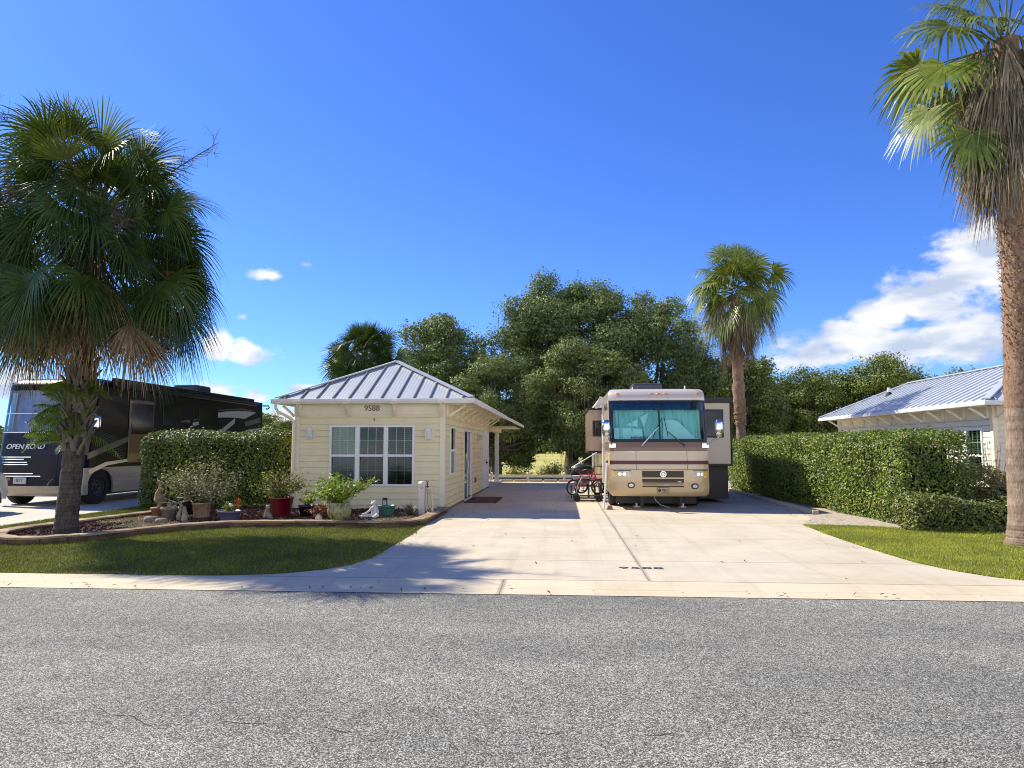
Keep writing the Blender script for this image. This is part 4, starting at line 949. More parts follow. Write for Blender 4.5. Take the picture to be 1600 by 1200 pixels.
    # light skirt flash, entry door
    b = MB(); b.prism([tuple(on_x(a, q, X1 + .016)) for a, q in ((138, 735), (165, 722), (200, 717), (200, 721), (168, 727), (140, 741))], (-.01, 0, 0)); b.build('skirt_line', M_steel, t)
    d0, d1 = on_x(202, 640, X1)[1], on_x(240, 640, X1)[1]
    b = MB(); b.box(X1 + .002, X1 + .03, d0, d1, 1.12, 3.02); dr = b.build('entry_door', paint('door_brown', (.10, .055, .03), .35, .2), t, bevel=.02)
    b = MB(); b.box(X1 + .028, X1 + .042, d0 + .1, d1 - .06, 1.98, 2.92); b.build('door_window', mat('black_pane', (.006, .006, .007), .12), dr, bevel=.05)
    for (a, e, lo, hi) in ((22.3, 23.4, 2.3, 3.0), (24.6, 26.0, 2.4, 3.0)):
        b = MB(); b.box(X1 + .002, X1 + .02, a, e, lo, hi); b.build('side_window', MATS['black_pane'], t, bevel=.03)
    # awning case, roof unit, mirror
    b = MB(); b.box(X1 - .02, X1 + .13, 19.6, 28.9, 3.40, 3.58); b.tube([(X1 + .08, 19.5, 3.36), (X1 + .08, 29.2, 3.36)], .07, 10); b.build('awning_case', black, t, bevel=.02)
    b = MB(); b.tube([(X1 + .06, 29.9, 3.36), (X1 + .3, 29.9, 3.36), (X1 + .36, 29.9, 3.28), (X1 + .28, 29.9, 3.22), (X1 + .2, 29.9, 3.24)], .03, 6); b.build('rain_gutter_end', M_blk, t)
    b = MB(); b.rbox((X1 - .75, 25.5, 3.69), .9, 1.1, .34); b.build('roof_unit', M_blk, t, bevel=.08)
    q = on_y(150, 660, 18.15); b = MB(); b.rbox((q[0], 18.15, q[2]), .24, .14, .33, rz=.1); m = b.build('side_mirror', M_chrome, t, bevel=.05)
    b = MB(); b.tube([(q[0], 18.18, q[2] + .16), (q[0] - .3, 18.3, 2.62), (X1 - .1, 18.7, 2.62)], .03, 8); b.build('mirror_arm', M_chrome, m)
dark_coach()

def silver_car():
    """hatchback beyond the left edge; only its tail corner is in view"""
    t = thing('car', (-14.75, 14.9, 0), 'silver car cut off by the left edge of the photo', 'car')
    prof = [(.0, .38), (.02, .55), (.06, .75), (.20, .90), (.55, .98), (1.0, 1.05), (1.5, 1.36), (2.1, 1.45), (2.9, 1.44), (3.5, 1.30), (4.05, .98), (4.3, .93), (4.38, .72), (4.40, .5), (4.38, .36)]
    hw = .89; y0 = 12.65; cx = -14.55
    m = paint('silver_paint', (.55, .58, .62), .25, .5, 1)
    b = MB(); us = np.linspace(-1, 1, 17); P = []
    for (y, z) in prof:
        P.append([(cx + hw * u * (1 if z < 1.0 else 1 - .28 * (z - 1.0) / .45), y0 + 4.4 - (abs(u) ** 6 * .28 if y < 2 else -abs(u) ** 6 * .28) * (1 if z < 1.05 else 0) - y if True else 0, z - .02 * abs(u) ** 6) for u in us])
    b.grid(P)
    wy = [y0 + 4.4 - .80, y0 + .85]; r = .34
    for s in (-1, 1):
        ang = np.linspace(0, math.pi, 11)
        out = [(y0 + 4.35 - .22, .30)] + [(wy[0] + .40 * math.cos(a), .34 + .40 * math.sin(a)) for a in ang] + [(wy[1] + .40 * math.cos(a), .34 + .40 * math.sin(a)) for a in ang] + [(y0 + .25, .30), (y0 + .25, .70), (y0 + .4, .90), (y0 + 1.0, .96), (y0 + 3.4, 1.04), (y0 + 4.0, .96), (y0 + 4.15, .80), (y0 + 4.2, .5)]
        b.prism([(cx + s * hw, y, z) for y, z in out], (-s * .05, 0, 0))
    b.build('body', m, t, smooth=False, bevel=.03)
    b = MB()
    for s in (-1, 1): b.prism([(cx + s * (hw - .01), y0 + 4.4 - y, z) for y, z in ((1.1, 1.08), (1.55, 1.32), (2.1, 1.40), (2.9, 1.39), (3.4, 1.25), (3.5, 1.10))], (-s * .12, 0, .0))
    b.build('side_glass', M_dglass, t)
    for y in wy:
        wheel(t, cx + hw - .13, y, r, .21, 1); wheel(t, cx - hw + .13, y, r, .21, -1)
    b = MB(); b.box(cx - .8, cx + .8, y0 + .3, y0 + 4.1, .22, .45); b.build('underbody', M_blk, t)
    b = MB(); b.rbox((cx + .74, y0 + 4.22, .80), .2, .16, .12); b.rbox((cx - .74, y0 + 4.22, .80), .2, .16, .12); b.build('tail_lamp', mat('red_lens', (.35, .01, .01), .2, coat=1), t, bevel=.03)
silver_car()
# ---------------------------------------------------------------- small things by the coach
def bicycle(loc, rz, label, col, r=.21):
    t = thing('bicycle', (0, 0, 0), label, 'bicycle', 'bicycles on the cart')
    L_ = .42
    for s in (-1, 1):
        b = MB(); an = np.linspace(0, 2 * math.pi, 25)
        b.tube([(s * L_ + r * math.cos(a), 0, r + r * math.sin(a)) for a in an], .022, 7, False)
        w = b.build('wheel', M_rub, t, smooth=True)
        b = MB(); b.tube([(s * L_ + (r - .03) * math.cos(a), 0, r + (r - .03) * math.sin(a)) for a in an], .009, 5, False)
        for a in an[:-1:2]: b.tube([(s * L_, 0, r), (s * L_ + (r - .03) * math.cos(a), 0, r + (r - .03) * math.sin(a))], .002, 4, False)
        b.tube([(s * L_, -.04, r), (s * L_, .04, r)], .018, 8); b.build('rim', M_chrome, w)
    b = MB(); bb, st, hd = (-.05, 0, .24), (-.17, 0, .56), (.33, 0, .60)
    for p, q, w in ((bb, st, .016), (bb, (.35, 0, .52), .02), (st, (.33, 0, .58), .016), (st, (-L_, 0, r), .01), (bb, (-L_, 0, r), .01), ((.30, 0, .68), (.37, 0, .46), .02), ((.37, .03, .46), (L_, .03, r), .011), ((.37, -.03, .46), (L_, -.03, r), .011), (st, (-.21, 0, .68), .013)): b.tube([p, q], w, 7)
    b.build('frame', col, t)
    b = MB(); b.sphere((-.22, 0, .70), .13, .07, .03, 10); b.build('saddle', M_blk, t, smooth=True)
    b = MB(); b.tube([(.29, 0, .66), (.28, 0, .78), (.27, .1, .82), (.20, .27, .82)], .012, 6); b.tube([(.28, 0, .78), (.27, -.1, .82), (.20, -.27, .82)], .012, 6)
    for s in (-1, 1): b.tube([(.24, s * .2, .82), (.19, s * .29, .82)], .018, 6)
    b.build('handlebar', M_blk, t)
    b = MB(); an = np.linspace(0, 2 * math.pi, 17); b.tube([(-.05 + .07 * math.cos(a), .03, .24 + .07 * math.sin(a)) for a in an], .008, 5, False)
    b.tube([(-.05, .03, .24), (-.02, .06, .1)], .008, 5); b.rbox((-.02, .1, .1), .09, .07, .02); b.tube([(-.05, -.03, .24), (-.08, -.06, .37)], .008, 5); b.rbox((-.08, -.1, .37), .09, .07, .02); b.build('crank', M_blk, t)
    b = MB()
    for s in (-1, 1):
        an = np.linspace(.3, 2.4, 8); P = [[(s * L_ + (r + .04) * math.cos(a) , y, r + (r + .04) * math.sin(a)) for a in an] for y in (-.03, .03)]; b.grid(P)
    b.build('mudguard', col, t)
    t.location = loc; t.rotation_euler = (0, 0, rz)
m_pink = mat('pink_paint', (.42, .045, .10), .3, .1, var=.05, coat=.6); m_red = mat('red_paint', (.28, .012, .03), .3, .1, var=.05, coat=.6)
bicycle((.70, 21.35, .2), .5, 'pink bicycle at the left end of the low black cart', m_pink)
bicycle((.98, 21.75, .2), -.35, 'dark red bicycle standing nearest the motorhome on the black cart', m_red)
def cart():
    t = thing('cart', (.8, 21.3, 0), 'low black wheeled cart carrying two bicycles beside the tan motorhome', 'cart')
    b = MB(); b.box(.34, 1.22, 21.05, 21.09, .09, .13); b.box(.34, 1.22, 21.9, 21.94, .09, .13)
    for x in (.36, .78, 1.18): b.box(x, x + .04, 21.09, 21.9, .09, .13)
    b.box(.36, 1.2, 21.3, 21.8, .135, .15)
    for x in (.46, .80, 1.16): b.box(x - .015, x + .015, 21.2, 21.23, .15, .62); b.box(x - .015, x + .015, 21.85, 21.88, .15, .62)
    b.box(.46, 1.16, 21.2, 21.23, .60, .63); b.box(.46, 1.3, 21.85, 21.88, .60, .63); b.build('frame', M_blk, t)
    for x in (.45, 1.08):
        for y in (21.02, 21.97):
            b = MB(); an = np.arange(16) * math.pi / 8
            b.grid([[(x + q * math.cos(a), y + d, .095 + q * math.sin(a)) for a in an] for q, d in ((.02, -.03), (.09, -.03), (.095, 0), (.09, .03), (.02, .03))], close_v=True); b.build('wheel', M_rub, t)
    b = MB(); b.rbox((.38, 21.1, .16), .12, .2, .13); b.build('tool_box', M_blk, t, bevel=.01)
    b = MB(); b.tube([(.40, 21.2, .15), (.48, 21.15, .5), (.60, 21.15, .72)], .014, 6); b.build('handle', M_steel, t)
cart()
def tub():
    t = thing('plastic_tub', (.62, 22.7, 0), 'grey plastic tub on a black folding table behind the bicycles', 'tub')
    b = MB(); b.prism([(.36, 22.5, .66), (.40, 22.5, .40), (.86, 22.5, .40), (.90, 22.5, .66)], (0, .4, 0)); b.build('tub_body', M_grayplastic, t, bevel=.015)
    b = MB(); b.box(.34, .92, 22.48, 22.92, .661, .69); b.build('tub_lid', mat('tub_lid', (.5, .52, .52), .5), t, bevel=.006)
    t = thing('folding_table', (.7, 22.7, 0), 'black folding table under the grey tub', 'table')
    b = MB(); b.box(.26, 1.1, 22.4, 23.0, .36, .395); b.build('tabletop', M_blk, t)
    for x in (.30, 1.04):
        b = MB(); b.tube([(x, 22.45, 0), (x, 22.45, .36)], .015, 6); b.tube([(x, 22.95, 0), (x, 22.95, .36)], .015, 6); b.build('leg', M_blk, t)
    t = thing('grill', (.62, 24.0, 0), 'black covered grill standing behind the grey tub', 'grill')
    b = MB(); b.lathe([(.02, 1.02), (.18, .98), (.26, .88), (.27, .74), (.27, .70), (.24, .6), (.1, .52), (.02, .5)], (.68, 24.0, 0), 16, 1.4, .8); b.build('lid', M_blk, t, smooth=True)
    b = MB()
    for x in (.46, .9): b.tube([(x, 24.0, .0), (x, 24.0, .6)], .02, 6)
    b.build('leg_frame', M_blk, t)
    b = MB(); b.tube([(.50, 23.78, .82), (.86, 23.78, .82)], .016, 6); b.build('handle', M_chrome, t)
tub()
def pole():
    t = thing('pole', (1.10, 18.75, 0), 'white pole leaning against the front corner of the tan motorhome', 'pole')
    b = MB(); b.tube([(1.08, 18.6, .0), (1.18, 18.80, 1.18)], [.026, .022], 8); b.build('shaft', M_white, t)
    b = MB(); b.sphere((1.185, 18.81, 1.21), .035, k=8); b.build('tip', M_blk, t)
    t = thing('wheel_chock', (1.22, 18.55, 0), 'small brown block on the concrete under the front bumper', 'block')
    b = MB(); b.prism([(1.14, 18.45, 0), (1.30, 18.45, 0), (1.28, 18.45, .10), (1.18, 18.45, .10)], (0, .14, 0)); b.build('block', mat('wood_block', (.2, .13, .08), .8, var=.3), t, bevel=.008)
pole()
def chair():
    t = thing('patio_chair', (-3.4, 31.6, 0), 'dark patio chair on the back porch behind the white post', 'chair')
    b = MB(); b.box(-3.62, -3.12, 31.3, 31.8, .42, .45); b.build('seat', M_blk, t)
    b = MB(); b.rbox((-3.14, 31.55, .75), .03, .5, .62, ry=.16); b.build('backrest', mat('sling_grey', (.06, .06, .055), .7), t)
    for x in (-3.6, -3.14):
        for y in (31.32, 31.78):
            b = MB(); b.tube([(x, y, .05), (x, y, .42)], .015, 6); b.build('leg', M_steel, t)
chair()
def rail_fence():
    t = thing('rail_fence', (-2, 33.9, 0), 'low white rail fence along the back edge of the lot', 'fence')
    for i in range(9):
        x = -6.8 + i * 1.72 + .04; b = MB(); b.box(x - .055, x + .055, 33.85, 33.96, -.03, .34); b.lathe([(.075, .34), (.075, .36), (.0, .40)], (x, 33.905, 0), 4); b.build('post', M_trim2, t)
    b = MB()
    for i in range(8): b.box(-6.8 + i * 1.72 + .1, -6.8 + i * 1.72 + 1.7, 33.885, 33.925, .15, .28)
    b.build('rail', M_trim2, t)
    ml = mat('timber_edge', (.42, .34, .25), .9, var=.3, scale=6, bmp=.5); rng = random.Random(4)
    for i in range(6):
        x = -2.85 + i * .68
        b = MB(); b.rbox((x + .3, 32.95 + rng.uniform(-.03, .03), .055), .60, .17, .11, rz=rng.uniform(-.03, .03)); o = b.build('edging_block', ml, None, bevel=.015, loc=(x, 32.95, 0))
        tag(o, 'pale concrete edging block in the row before the back rail fence', 'block', 'edging blocks at the back of the slab')
rail_fence()

# ---------------------------------------------------------------- garden pots and figures
rngp = np.random.default_rng(77)
def leafpolys(P, Nn, s, rng, asp=.42, fold=.25):
    """folded diamond leaves, one island each"""
    n = len(P); Nn = Nn / (np.linalg.norm(Nn, axis=1, keepdims=True) + 1e-9)
    q = rng.normal(size=(n, 3)); t = q - Nn * (q * Nn).sum(1, keepdims=True); t /= np.linalg.norm(t, axis=1, keepdims=True) + 1e-9
    b = np.cross(Nn, t); s = np.asarray(s)[:, None]
    return np.stack([P - t * s, P + b * s * asp + Nn * s * fold * .4 - t * s * .1, P + t * s, P - b * s * asp + Nn * s * fold * .4 - t * s * .1], 1)
def bush(par, c, rx, ry, rz, n, s, m, rng, stems=14, upright=.0, name='foliage', low=-.3, base=None, twig=None):
    """stems from the pot mouth, leaves scattered along them"""
    base = np.array(base if base is not None else (c[0], c[1], c[2] - rz)); st = MB(); P = []; N_ = []
    for i in range(stems):
        a = rng.uniform(0, 6.283); e = rng.uniform(low, 1.0); k = math.sqrt(max(0, 1 - min(1, e * e)))
        tip = np.array(c) + np.array([rx * k * math.cos(a), ry * k * math.sin(a), rz * e]) * rng.uniform(.7, 1.08)
        mid = (base + tip) / 2 + np.array([0, 0, rz * .18]) + rng.normal(0, .04, 3)
        q = np.linspace(0, 1, 7)[:, None]; pts = (1 - q) ** 2 * base + 2 * q * (1 - q) * mid + q ** 2 * tip
        st.tube(pts, np.linspace(.008, .003, 7), 4, False)
        k = max(2, n // stems); u = rng.uniform(.28, 1.03, k)[:, None]
        pp = (1 - u) ** 2 * base + 2 * u * (1 - u) * mid + u ** 2 * tip + rng.normal(0, .11 * (rx + rz) * .5, (k, 3)) * (.4 + u)
        P.append(pp); N_.append(np.array([0, 0, .7]) + (tip - base) * upright + rng.normal(0, .75, (k, 3)))
    P = np.vstack(P); N_ = np.vstack(N_); P[:, 2] = np.maximum(P[:, 2], base[2] - .12)
    b = MB(); b.polys(leafpolys(P, N_, rng.uniform(.6, 1.15, len(P)) * s, rng)); o = b.build(name, m, par)
    st.build('stems', twig or mat('green_stem', (.10, .09, .04), .8), par); return o
def blades(par, c, n, L_, m, rng, name='leaves', w=.012, up=(.3, 1.3), droop=.5):
    b = MB(); A = []
    for i in range(n):
        a = rng.uniform(0, 6.283); e = rng.uniform(*up); l = L_ * rng.uniform(.6, 1.1); d = np.array([math.cos(a) * math.cos(e), math.sin(a) * math.cos(e), math.sin(e)]); s = np.array([-math.sin(a), math.cos(a), 0]) * w
        pr = None
        for k in range(5):
            q = k / 4; p = np.array(c) + d * l * q - np.array([0, 0, droop * l * q * q]); p[2] = max(p[2], BZ + .01); ww = s * (1 - q ** 2 * .95)
            if pr is not None: A.append([pr[0] - pr[1], pr[0] + pr[1], p + ww, p - ww])
            pr = (p, ww)
    b.polys(np.array(A)); return b.build(name, m, par)
terra = mat('terracotta', (.30, .15, .09), .85, var=.25, scale=9, bmp=.2); tanpot = mat('tan_ceramic', (.42, .27, .17), .7, var=.3, scale=12, bmp=.2)
M_olive = leafmat('grey_green_leaf', (.15, .16, .075), (.34, .33, .20), .2, .55, 4, .35)
M_lime = leafmat('lime_leaf', (.12, .20, .02), (.30, .40, .06), .35, .4, 4, .4, c3=(.5, .5, .25))
M_mid = leafmat('garden_leaf', (.10, .15, .03), (.26, .30, .08), .3, .5, 4, .35, c3=(.33, .16, .06))
M_croton = leafmat('croton_leaf', (.20, .05, .03), (.36, .16, .10), .3, .5, 5, .35)
M_petal = leafmat('red_petal', (.55, .03, .01), (.75, .10, .03), .2, .5, 5, .3); M_petal2 = leafmat('orange_petal', (.6, .16, .05), (.7, .3, .12), .2, .5, 5, .3)
M_purple = leafmat('purple_blade', (.035, .028, .03), (.16, .14, .13), .1, .5, 5, .4)
def pot(name, c, prof, m, label, cat='plant pot', k=22, sx=1, sy=1, wob=None, soil=None, rim=None):
    t = thing(name, c, label, cat); b = MB(); b.lathe(prof, c, k, sx, sy, wob); b.build('pot_body', m, t, smooth=k > 8)
    r, z = soil; b = MB(); b.lathe([(0, z), (r, z)], c, k, sx, sy); b.build('soil', M_soil, t); return t
g = BZ
p = (-7.80, 15.1, g)
t = pot('plant_pot', p, [(.0, 0), (.155, 0), (.165, .02), (.19, .30), (.205, .30), (.205, .335), (.18, .335), (.17, .28)], tanpot, 'straight sided tan clay pot holding a wide grey green bush', soil=(.17, .29))
t2 = thing('potted_bush', (p[0], p[1], g + .3), 'wide airy grey green bush growing in the tan clay pot', 'bush')
bush(t2, (p[0] - .02, p[1] + .05, g + .78), .92, .7, .52, 3600, .036, M_olive, rngp, 70, .8, base=(p[0], p[1], g + .3), low=-.55)
p = (-8.45, 15.9, g)
t = pot('plant_pot', p, [(0, 0), (.24, 0), (.30, .36), (.33, .36), (.33, .40), (.28, .40), (.27, .34)], M_blk, 'big black nursery pot in the shade before the left hedge', soil=(.27, .35))
t2 = thing('trailing_plant', (p[0], p[1], .4), 'pale thin trailing stems over the big black nursery pot', 'plant'); blades(t2, (p[0], p[1], .42), 26, .55, M_olive, rngp, w=.008, up=(.1, .9), droop=.35)
p = (-6.77, 14.25, g)
t = pot('planter', p, [(0, 0), (.155, 0), (.165, .02), (.205, .20), (.225, .20), (.235, .245), (.21, .245), (.19, .19)], mat('violet_glaze', (.10, .10, .20), .35, var=.25, scale=6, coat=.5), 'oval violet blue planter with red flowers and green leaves', 'planter', 26, 1.1, .75, soil=(.19, .21))
t2 = thing('flowering_plant', (p[0], p[1], .28), 'small leafy plant with red blooms in the violet planter', 'plant')
bush(t2, (p[0], p[1], g + .33), .20, .14, .10, 130, .036, M_lime, rngp, 16, .3, base=(p[0], p[1], g + .22), low=0)
blades(t2, (p[0] - .1, p[1], g + .22), 8, .32, M_lime, rngp, 'long_leaves', w=.012, up=(.5, 1.2))
bush(t2, (p[0] + .20, p[1] + .05, g + .42), .075, .06, .07, 50, .034, M_petal, rngp, 8, .1, 'red_flowers', base=(p[0] + .1, p[1], g + .24), low=0)
b = MB(); b.sphere((p[0] + .02, p[1] - .03, g + .36), .035, k=8); b.build('white_flower', M_white, t2)
p = (-6.25, 15.65, g)
t = pot('plant_pot', p, [(0, 0), (.19, 0), (.20, .02), (.255, .38), (.275, .38), (.285, .42), (.255, .42), (.24, .36)], mat('maroon_glaze', (.17, .008, .018), .3, var=.1, coat=.6), 'large maroon pot with an orange flowering shrub by the downspout', soil=(.24, .37))
t2 = thing('potted_shrub', (p[0], p[1], g + .4), 'loose green shrub with orange blooms in the maroon pot', 'shrub')
bush(t2, (p[0] - .06, p[1], g + .70), .62, .5, .34, 1500, .038, M_mid, rngp, 44, .5, base=(p[0], p[1], g + .38), low=-.5)
bush(t2, (p[0] - .05, p[1] - .1, g + .78), .5, .3, .32, 46, .034, M_petal2, rngp, 14, .2, 'orange_flowers', base=(p[0], p[1], g + .4), low=-.1)
camo, nt_, N_, L_, pp_ = nodes('mottled_glaze')
L_.new(ramp(N_, L_, noise(N_, L_, 9, 5, .6, stretch=(1, 1, .5)), [(.3, (.03, .025, .012)), (.42, (.16, .17, .05)), (.55, (.36, .34, .16)), (.68, (.08, .055, .02))]), pp_.inputs['Base Color']); pp_.inputs['Roughness'].default_value = .45
p = (-4.58, 14.55, g)
t = pot('plant_pot', p, [(0, 0), (.15, 0), (.17, .03), (.235, .16), (.245, .25), (.215, .34), (.20, .36), (.225, .40), (.20, .40), (.18, .36)], camo, 'round mottled green and brown pot under the lime green bush', soil=(.18, .37), wob=.04)
t2 = thing('potted_bush', (p[0], p[1], g + .4), 'bright lime green bush spreading from the round mottled pot', 'bush')
bush(t2, (p[0] - .12, p[1], g + .66), .62, .5, .32, 1700, .044, M_lime, rngp, 60, .2, base=(p[0], p[1], g + .36), low=-.35)
bush(t2, (p[0] + .5, p[1] - .05, g + .82), .36, .18, .10, 260, .042, M_lime, rngp, 10, .2, 'side_branch', base=(p[0], p[1], g + .4), low=-.5)
p = (-5.22, 15.2, g)
t2 = thing('croton_plant', (p[0], p[1], g), 'low reddish pink leafed plant left of the mottled pot', 'plant'); bush(t2, (p[0], p[1], g + .16), .30, .22, .16, 260, .046, M_croton, rngp, 18, .3, base=(p[0], p[1], g), low=-.1)
b = MB(); b.prism([(-5.15, 14.72, g), (-5.03, 14.72, g), (-5.03, 14.72, g + .07), (-5.09, 14.72, g + .14), (-5.15, 14.72, g + .07)], (0, .1, 0)); o = b.build('birdhouse_figure', M_trim2, None, loc=(-5.09, 14.72, g)); tag(o, 'tiny pale house figurine at the foot of the reddish plant', 'figurine')
p = (-5.63, 15.55, g)
t = pot('plant_pot', p, [(0, 0), (.13, 0), (.17, .22), (.185, .22), (.185, .25), (.16, .25), (.15, .2)], M_blk, 'small black pot with a green plant beside the house corner', soil=(.15, .21))
t2 = thing('potted_plant', (p[0], p[1], g + .2), 'small bright green plant in the black pot by the house corner', 'plant'); bush(t2, (p[0] + .05, p[1], g + .36), .24, .2, .18, 220, .04, M_lime, rngp, 14, .2, base=(p[0], p[1], g + .22), low=-.1)
p = (-3.86, 15.65, g)
t = pot('bowl_pot', p, [(0, 0), (.10, 0), (.12, .03), (.17, .14), (.19, .225), (.215, .235), (.215, .255), (.185, .255), (.165, .2)], mat('teal_glaze', (.05, .17, .14), .3, var=.2, scale=7, coat=.5), 'teal glazed bowl pot beside the white figure', 'plant pot', soil=(.16, .215), wob=.0)
t2 = thing('solar_light', (p[0] - .02, p[1], g + .22), 'small black solar lamp standing in the teal bowl pot', 'lamp')
b = MB(); b.box(p[0] - .09, p[0] + .02, p[1] - .05, p[1] - .02, g + .22, g + .42); b.build('lamp_housing', M_blk, t2, bevel=.01)
b = MB(); b.box(p[0] - .07, p[0] + .0, p[1] - .056, p[1] - .051, g + .26, g + .36); b.build('lamp_face', M_grayplastic, t2)
p = (-3.38, 15.85, g)
t2 = thing('spiky_plant', p, 'spiky purple grey grassy plant between teal bowl and white post', 'plant'); blades(t2, (p[0], p[1], g), 190, .44, M_purple, rngp, w=.009, up=(.2, 1.45), droop=.3)
def statue():
    p = (-4.13, 15.45, g); t = thing('garden_statue', p, 'white statue of a seated stretching frog figure on lava rock', 'statue')
    m = mat('white_stone', (.62, .62, .60), .7, var=.1, scale=14, bmp=.2)
    b = MB()
    def limb(pts, r, k=9): b.tube([(p[0] + x, p[1] + y, p[2] + z) for x, y, z in pts], r, k)
    limb([(.06, 0, .02), (.06, 0, .09), (.055, 0, .17), (.045, -.01, .23), (.04, -.01, .27)], [.07, .085, .07, .055, .035])
    b.sphere((p[0] + .035, p[1] - .02, p[2] + .32), .06, .055, .045); b.sphere((p[0] + .02, p[1] - .06, p[2] + .305), .05, .035, .025)
    for s in (-1, 1): b.sphere((p[0] + .035 + s * .033, p[1] - .03, p[2] + .365), .02)
    limb([(.04, -.05, .05), (-.06, -.08, .05), (-.16, -.09, .035), (-.23, -.09, .03)], [.05, .042, .03, .02]); limb([(-.23, -.09, .03), (-.27, -.09, .06)], [.022, .012])
    limb([(.08, -.06, .05), (.14, -.12, .06), (.10, -.16, .03), (.02, -.16, .02)], [.05, .045, .035, .02])
    limb([(.0, -.02, .22), (-.05, -.06, .15), (-.12, -.08, .10), (-.21, -.09, .075)], [.028, .024, .02, .016]); limb([(.1, -.02, .21), (.14, -.05, .14), (.13, -.08, .08), (.11, -.12, .07)], [.028, .024, .02, .016])
    o = b.build('figure', m, t, smooth=True); r = o.modifiers.new('remesh', 'REMESH'); r.mode = 'VOXEL'; r.voxel_size = .009; r.use_smooth_shade = True
statue()
def hose_post():
    p = (-3.17, 16.15, g); t = thing('hose_post', p, 'white hose post with coiled cream hose by the house corner', 'hose post')
    b = MB(); b.box(p[0] - .072, p[0] + .072, p[1] - .06, p[1] + .06, -.02, .76); b.lathe([(.1, .76), (.095, .79), (.06, .815), (0, .825)], (p[0], p[1], 0), 4); b.build('post_body', mat('pinkish_white', (.66, .58, .54), .5, var=.05), t, bevel=.008)
    b = MB(); b.box(p[0] - .035, p[0] + .035, p[1] - .066, p[1] - .061, .64, .70); b.build('socket', M_grayplastic, t)
    b = MB(); b.tube([(p[0] + .07, p[1], .70), (p[0] + .15, p[1] - .01, .70)], .014, 6); b.tube([(p[0] + .12, p[1] - .01, .66), (p[0] + .12, p[1] - .01, .80)], .016, 6); b.rbox((p[0] + .12, p[1] - .01, .82), .06, .02, .02); b.build('tap', MATS['bronze'], t)
    b = MB()
    for i, (w, lo, o) in enumerate(((.06, .16, 0), (.075, .1, .02), (.09, .06, -.015), (.07, .2, .03), (.10, .09, .0))):
        an = np.linspace(0, 2 * math.pi, 25); c = .66; h = (c - lo) / 2
        b.tube([(p[0] + .15 + o + (w * math.cos(a)) * (.45 + .55 * (1 - math.sin(a)) / 2) + .05 * (1 - math.sin(a)) / 2, p[1] - .03 - .018 * i, (c + lo) / 2 + h * math.sin(a)) for a in an], .011, 6, False)
    b.tube([(p[0] + .2, p[1] - .1, .3), (p[0] + .26, p[1] - .12, .16), (p[0] + .31, p[1] - .13, .10), (p[0] + .33, p[1] - .13, .075)], .012, 6); b.build('hose', mat('cream_hose', (.60, .52, .34), .5, var=.05), t, smooth=True)
hose_post()
def goose():
    c = (-8.90, 15.25, g); t = pot('plant_pot', c, [(0, 0), (.09, 0), (.115, .17), (.13, .17), (.13, .21), (.0, .21)], terra, 'small reddish clay pot carrying the bird statue', soil=(.11, .205), k=14)
    p = (c[0] + .03, c[1], g + .212); t = thing('bird_statue', p, 'tan stone goose statue standing upright on a small clay pot', 'statue')
    b = MB(); b.tube([(p[0] + .03, p[1], p[2]), (p[0] + .03, p[1], p[2] + .10)], .05, 8)
    b.tube([(p[0] + .13, p[1] + .1, p[2] + .10), (p[0] + .07, p[1] + .04, p[2] + .13), (p[0] + .01, p[1], p[2] + .19), (p[0] + .0, p[1], p[2] + .29), (p[0] + .03, p[1], p[2] + .40), (p[0] + .05, p[1], p[2] + .50), (p[0] + .04, p[1] - .01, p[2] + .55)], [.03, .09, .12, .08, .05, .045, .05], 12)
    b.tube([(p[0] + .03, p[1] - .02, p[2] + .56), (p[0] - .01, p[1] - .09, p[2] + .53)], [.045, .012], 8)
    o = b.build('goose_body', mat('lichen_stone', (.27, .20, .12), .9, var=.35, scale=10, bmp=.4), t, smooth=True); r = o.modifiers.new('remesh', 'REMESH'); r.mode = 'VOXEL'; r.voxel_size = .012; r.use_smooth_shade = True
goose()
gs = mat('weathered_stone', (.21, .18, .15), .92, var=.35, scale=12, bmp=.5)
p = (-8.18, 14.5, g)
pot('plant_pot', (p[0] - .07, p[1] + .1, g), [(0, 0), (.13, 0), (.145, .22), (.165, .22), (.17, .27), (.14, .27), (.13, .2)], gs, 'weathered grey stone pot left of the driftwood', soil=(.13, .235))
b = MB(); b.lathe([(0, 0), (.14, 0), (.15, .06), (.13, .11), (0, .12)], (-8.42, 14.25, g), 14, 1, 1, .08); o = b.build('stepping_stone', gs, None, smooth=True, loc=(-8.42, 14.25, g)); tag(o, 'squat round stone block at the front of the clay pots', 'stone')
b = MB(); b.lathe([(0, 0), (.10, 0), (.11, .05), (.08, .09), (0, .1)], (-8.12, 14.1, g), 14, 1.2, 1, .1); o = b.build('stepping_stone', gs, None, smooth=True, loc=(-8.12, 14.1, g)); tag(o, 'dark flat stone right of the squat round stone', 'stone')
t = thing('driftwood', (-7.85, 14.5, g), 'pale driftwood stump with twisted twigs beside the stone pot', 'driftwood'); dw = mat('driftwood', (.30, .27, .20), .9, var=.4, scale=9, bmp=.6)
b = MB(); b.tube([(-7.82, 14.42, g), (-7.80, 14.42, .2), (-7.84, 14.44, .36)], [.07, .055, .03], 9); b.tube([(-7.98, 14.5, g), (-7.97, 14.5, .2), (-7.93, 14.5, .4)], [.05, .04, .02], 8); b.build('stump', dw, t, smooth=True)
b = MB(); rr = random.Random(8)
for i in range(9):
    x, z = -8.0 + rr.uniform(-.25, .1), .36; b.tube([(x, 14.5, z), (x + rr.uniform(-.1, .1), 14.5 + rr.uniform(-.1, .1), z + .08), (x + rr.uniform(-.22, .2), 14.5 + rr.uniform(-.1, .1), z + rr.uniform(.06, .17))], [.014, .01, .005], 5)
b.build('twigs', dw, t)
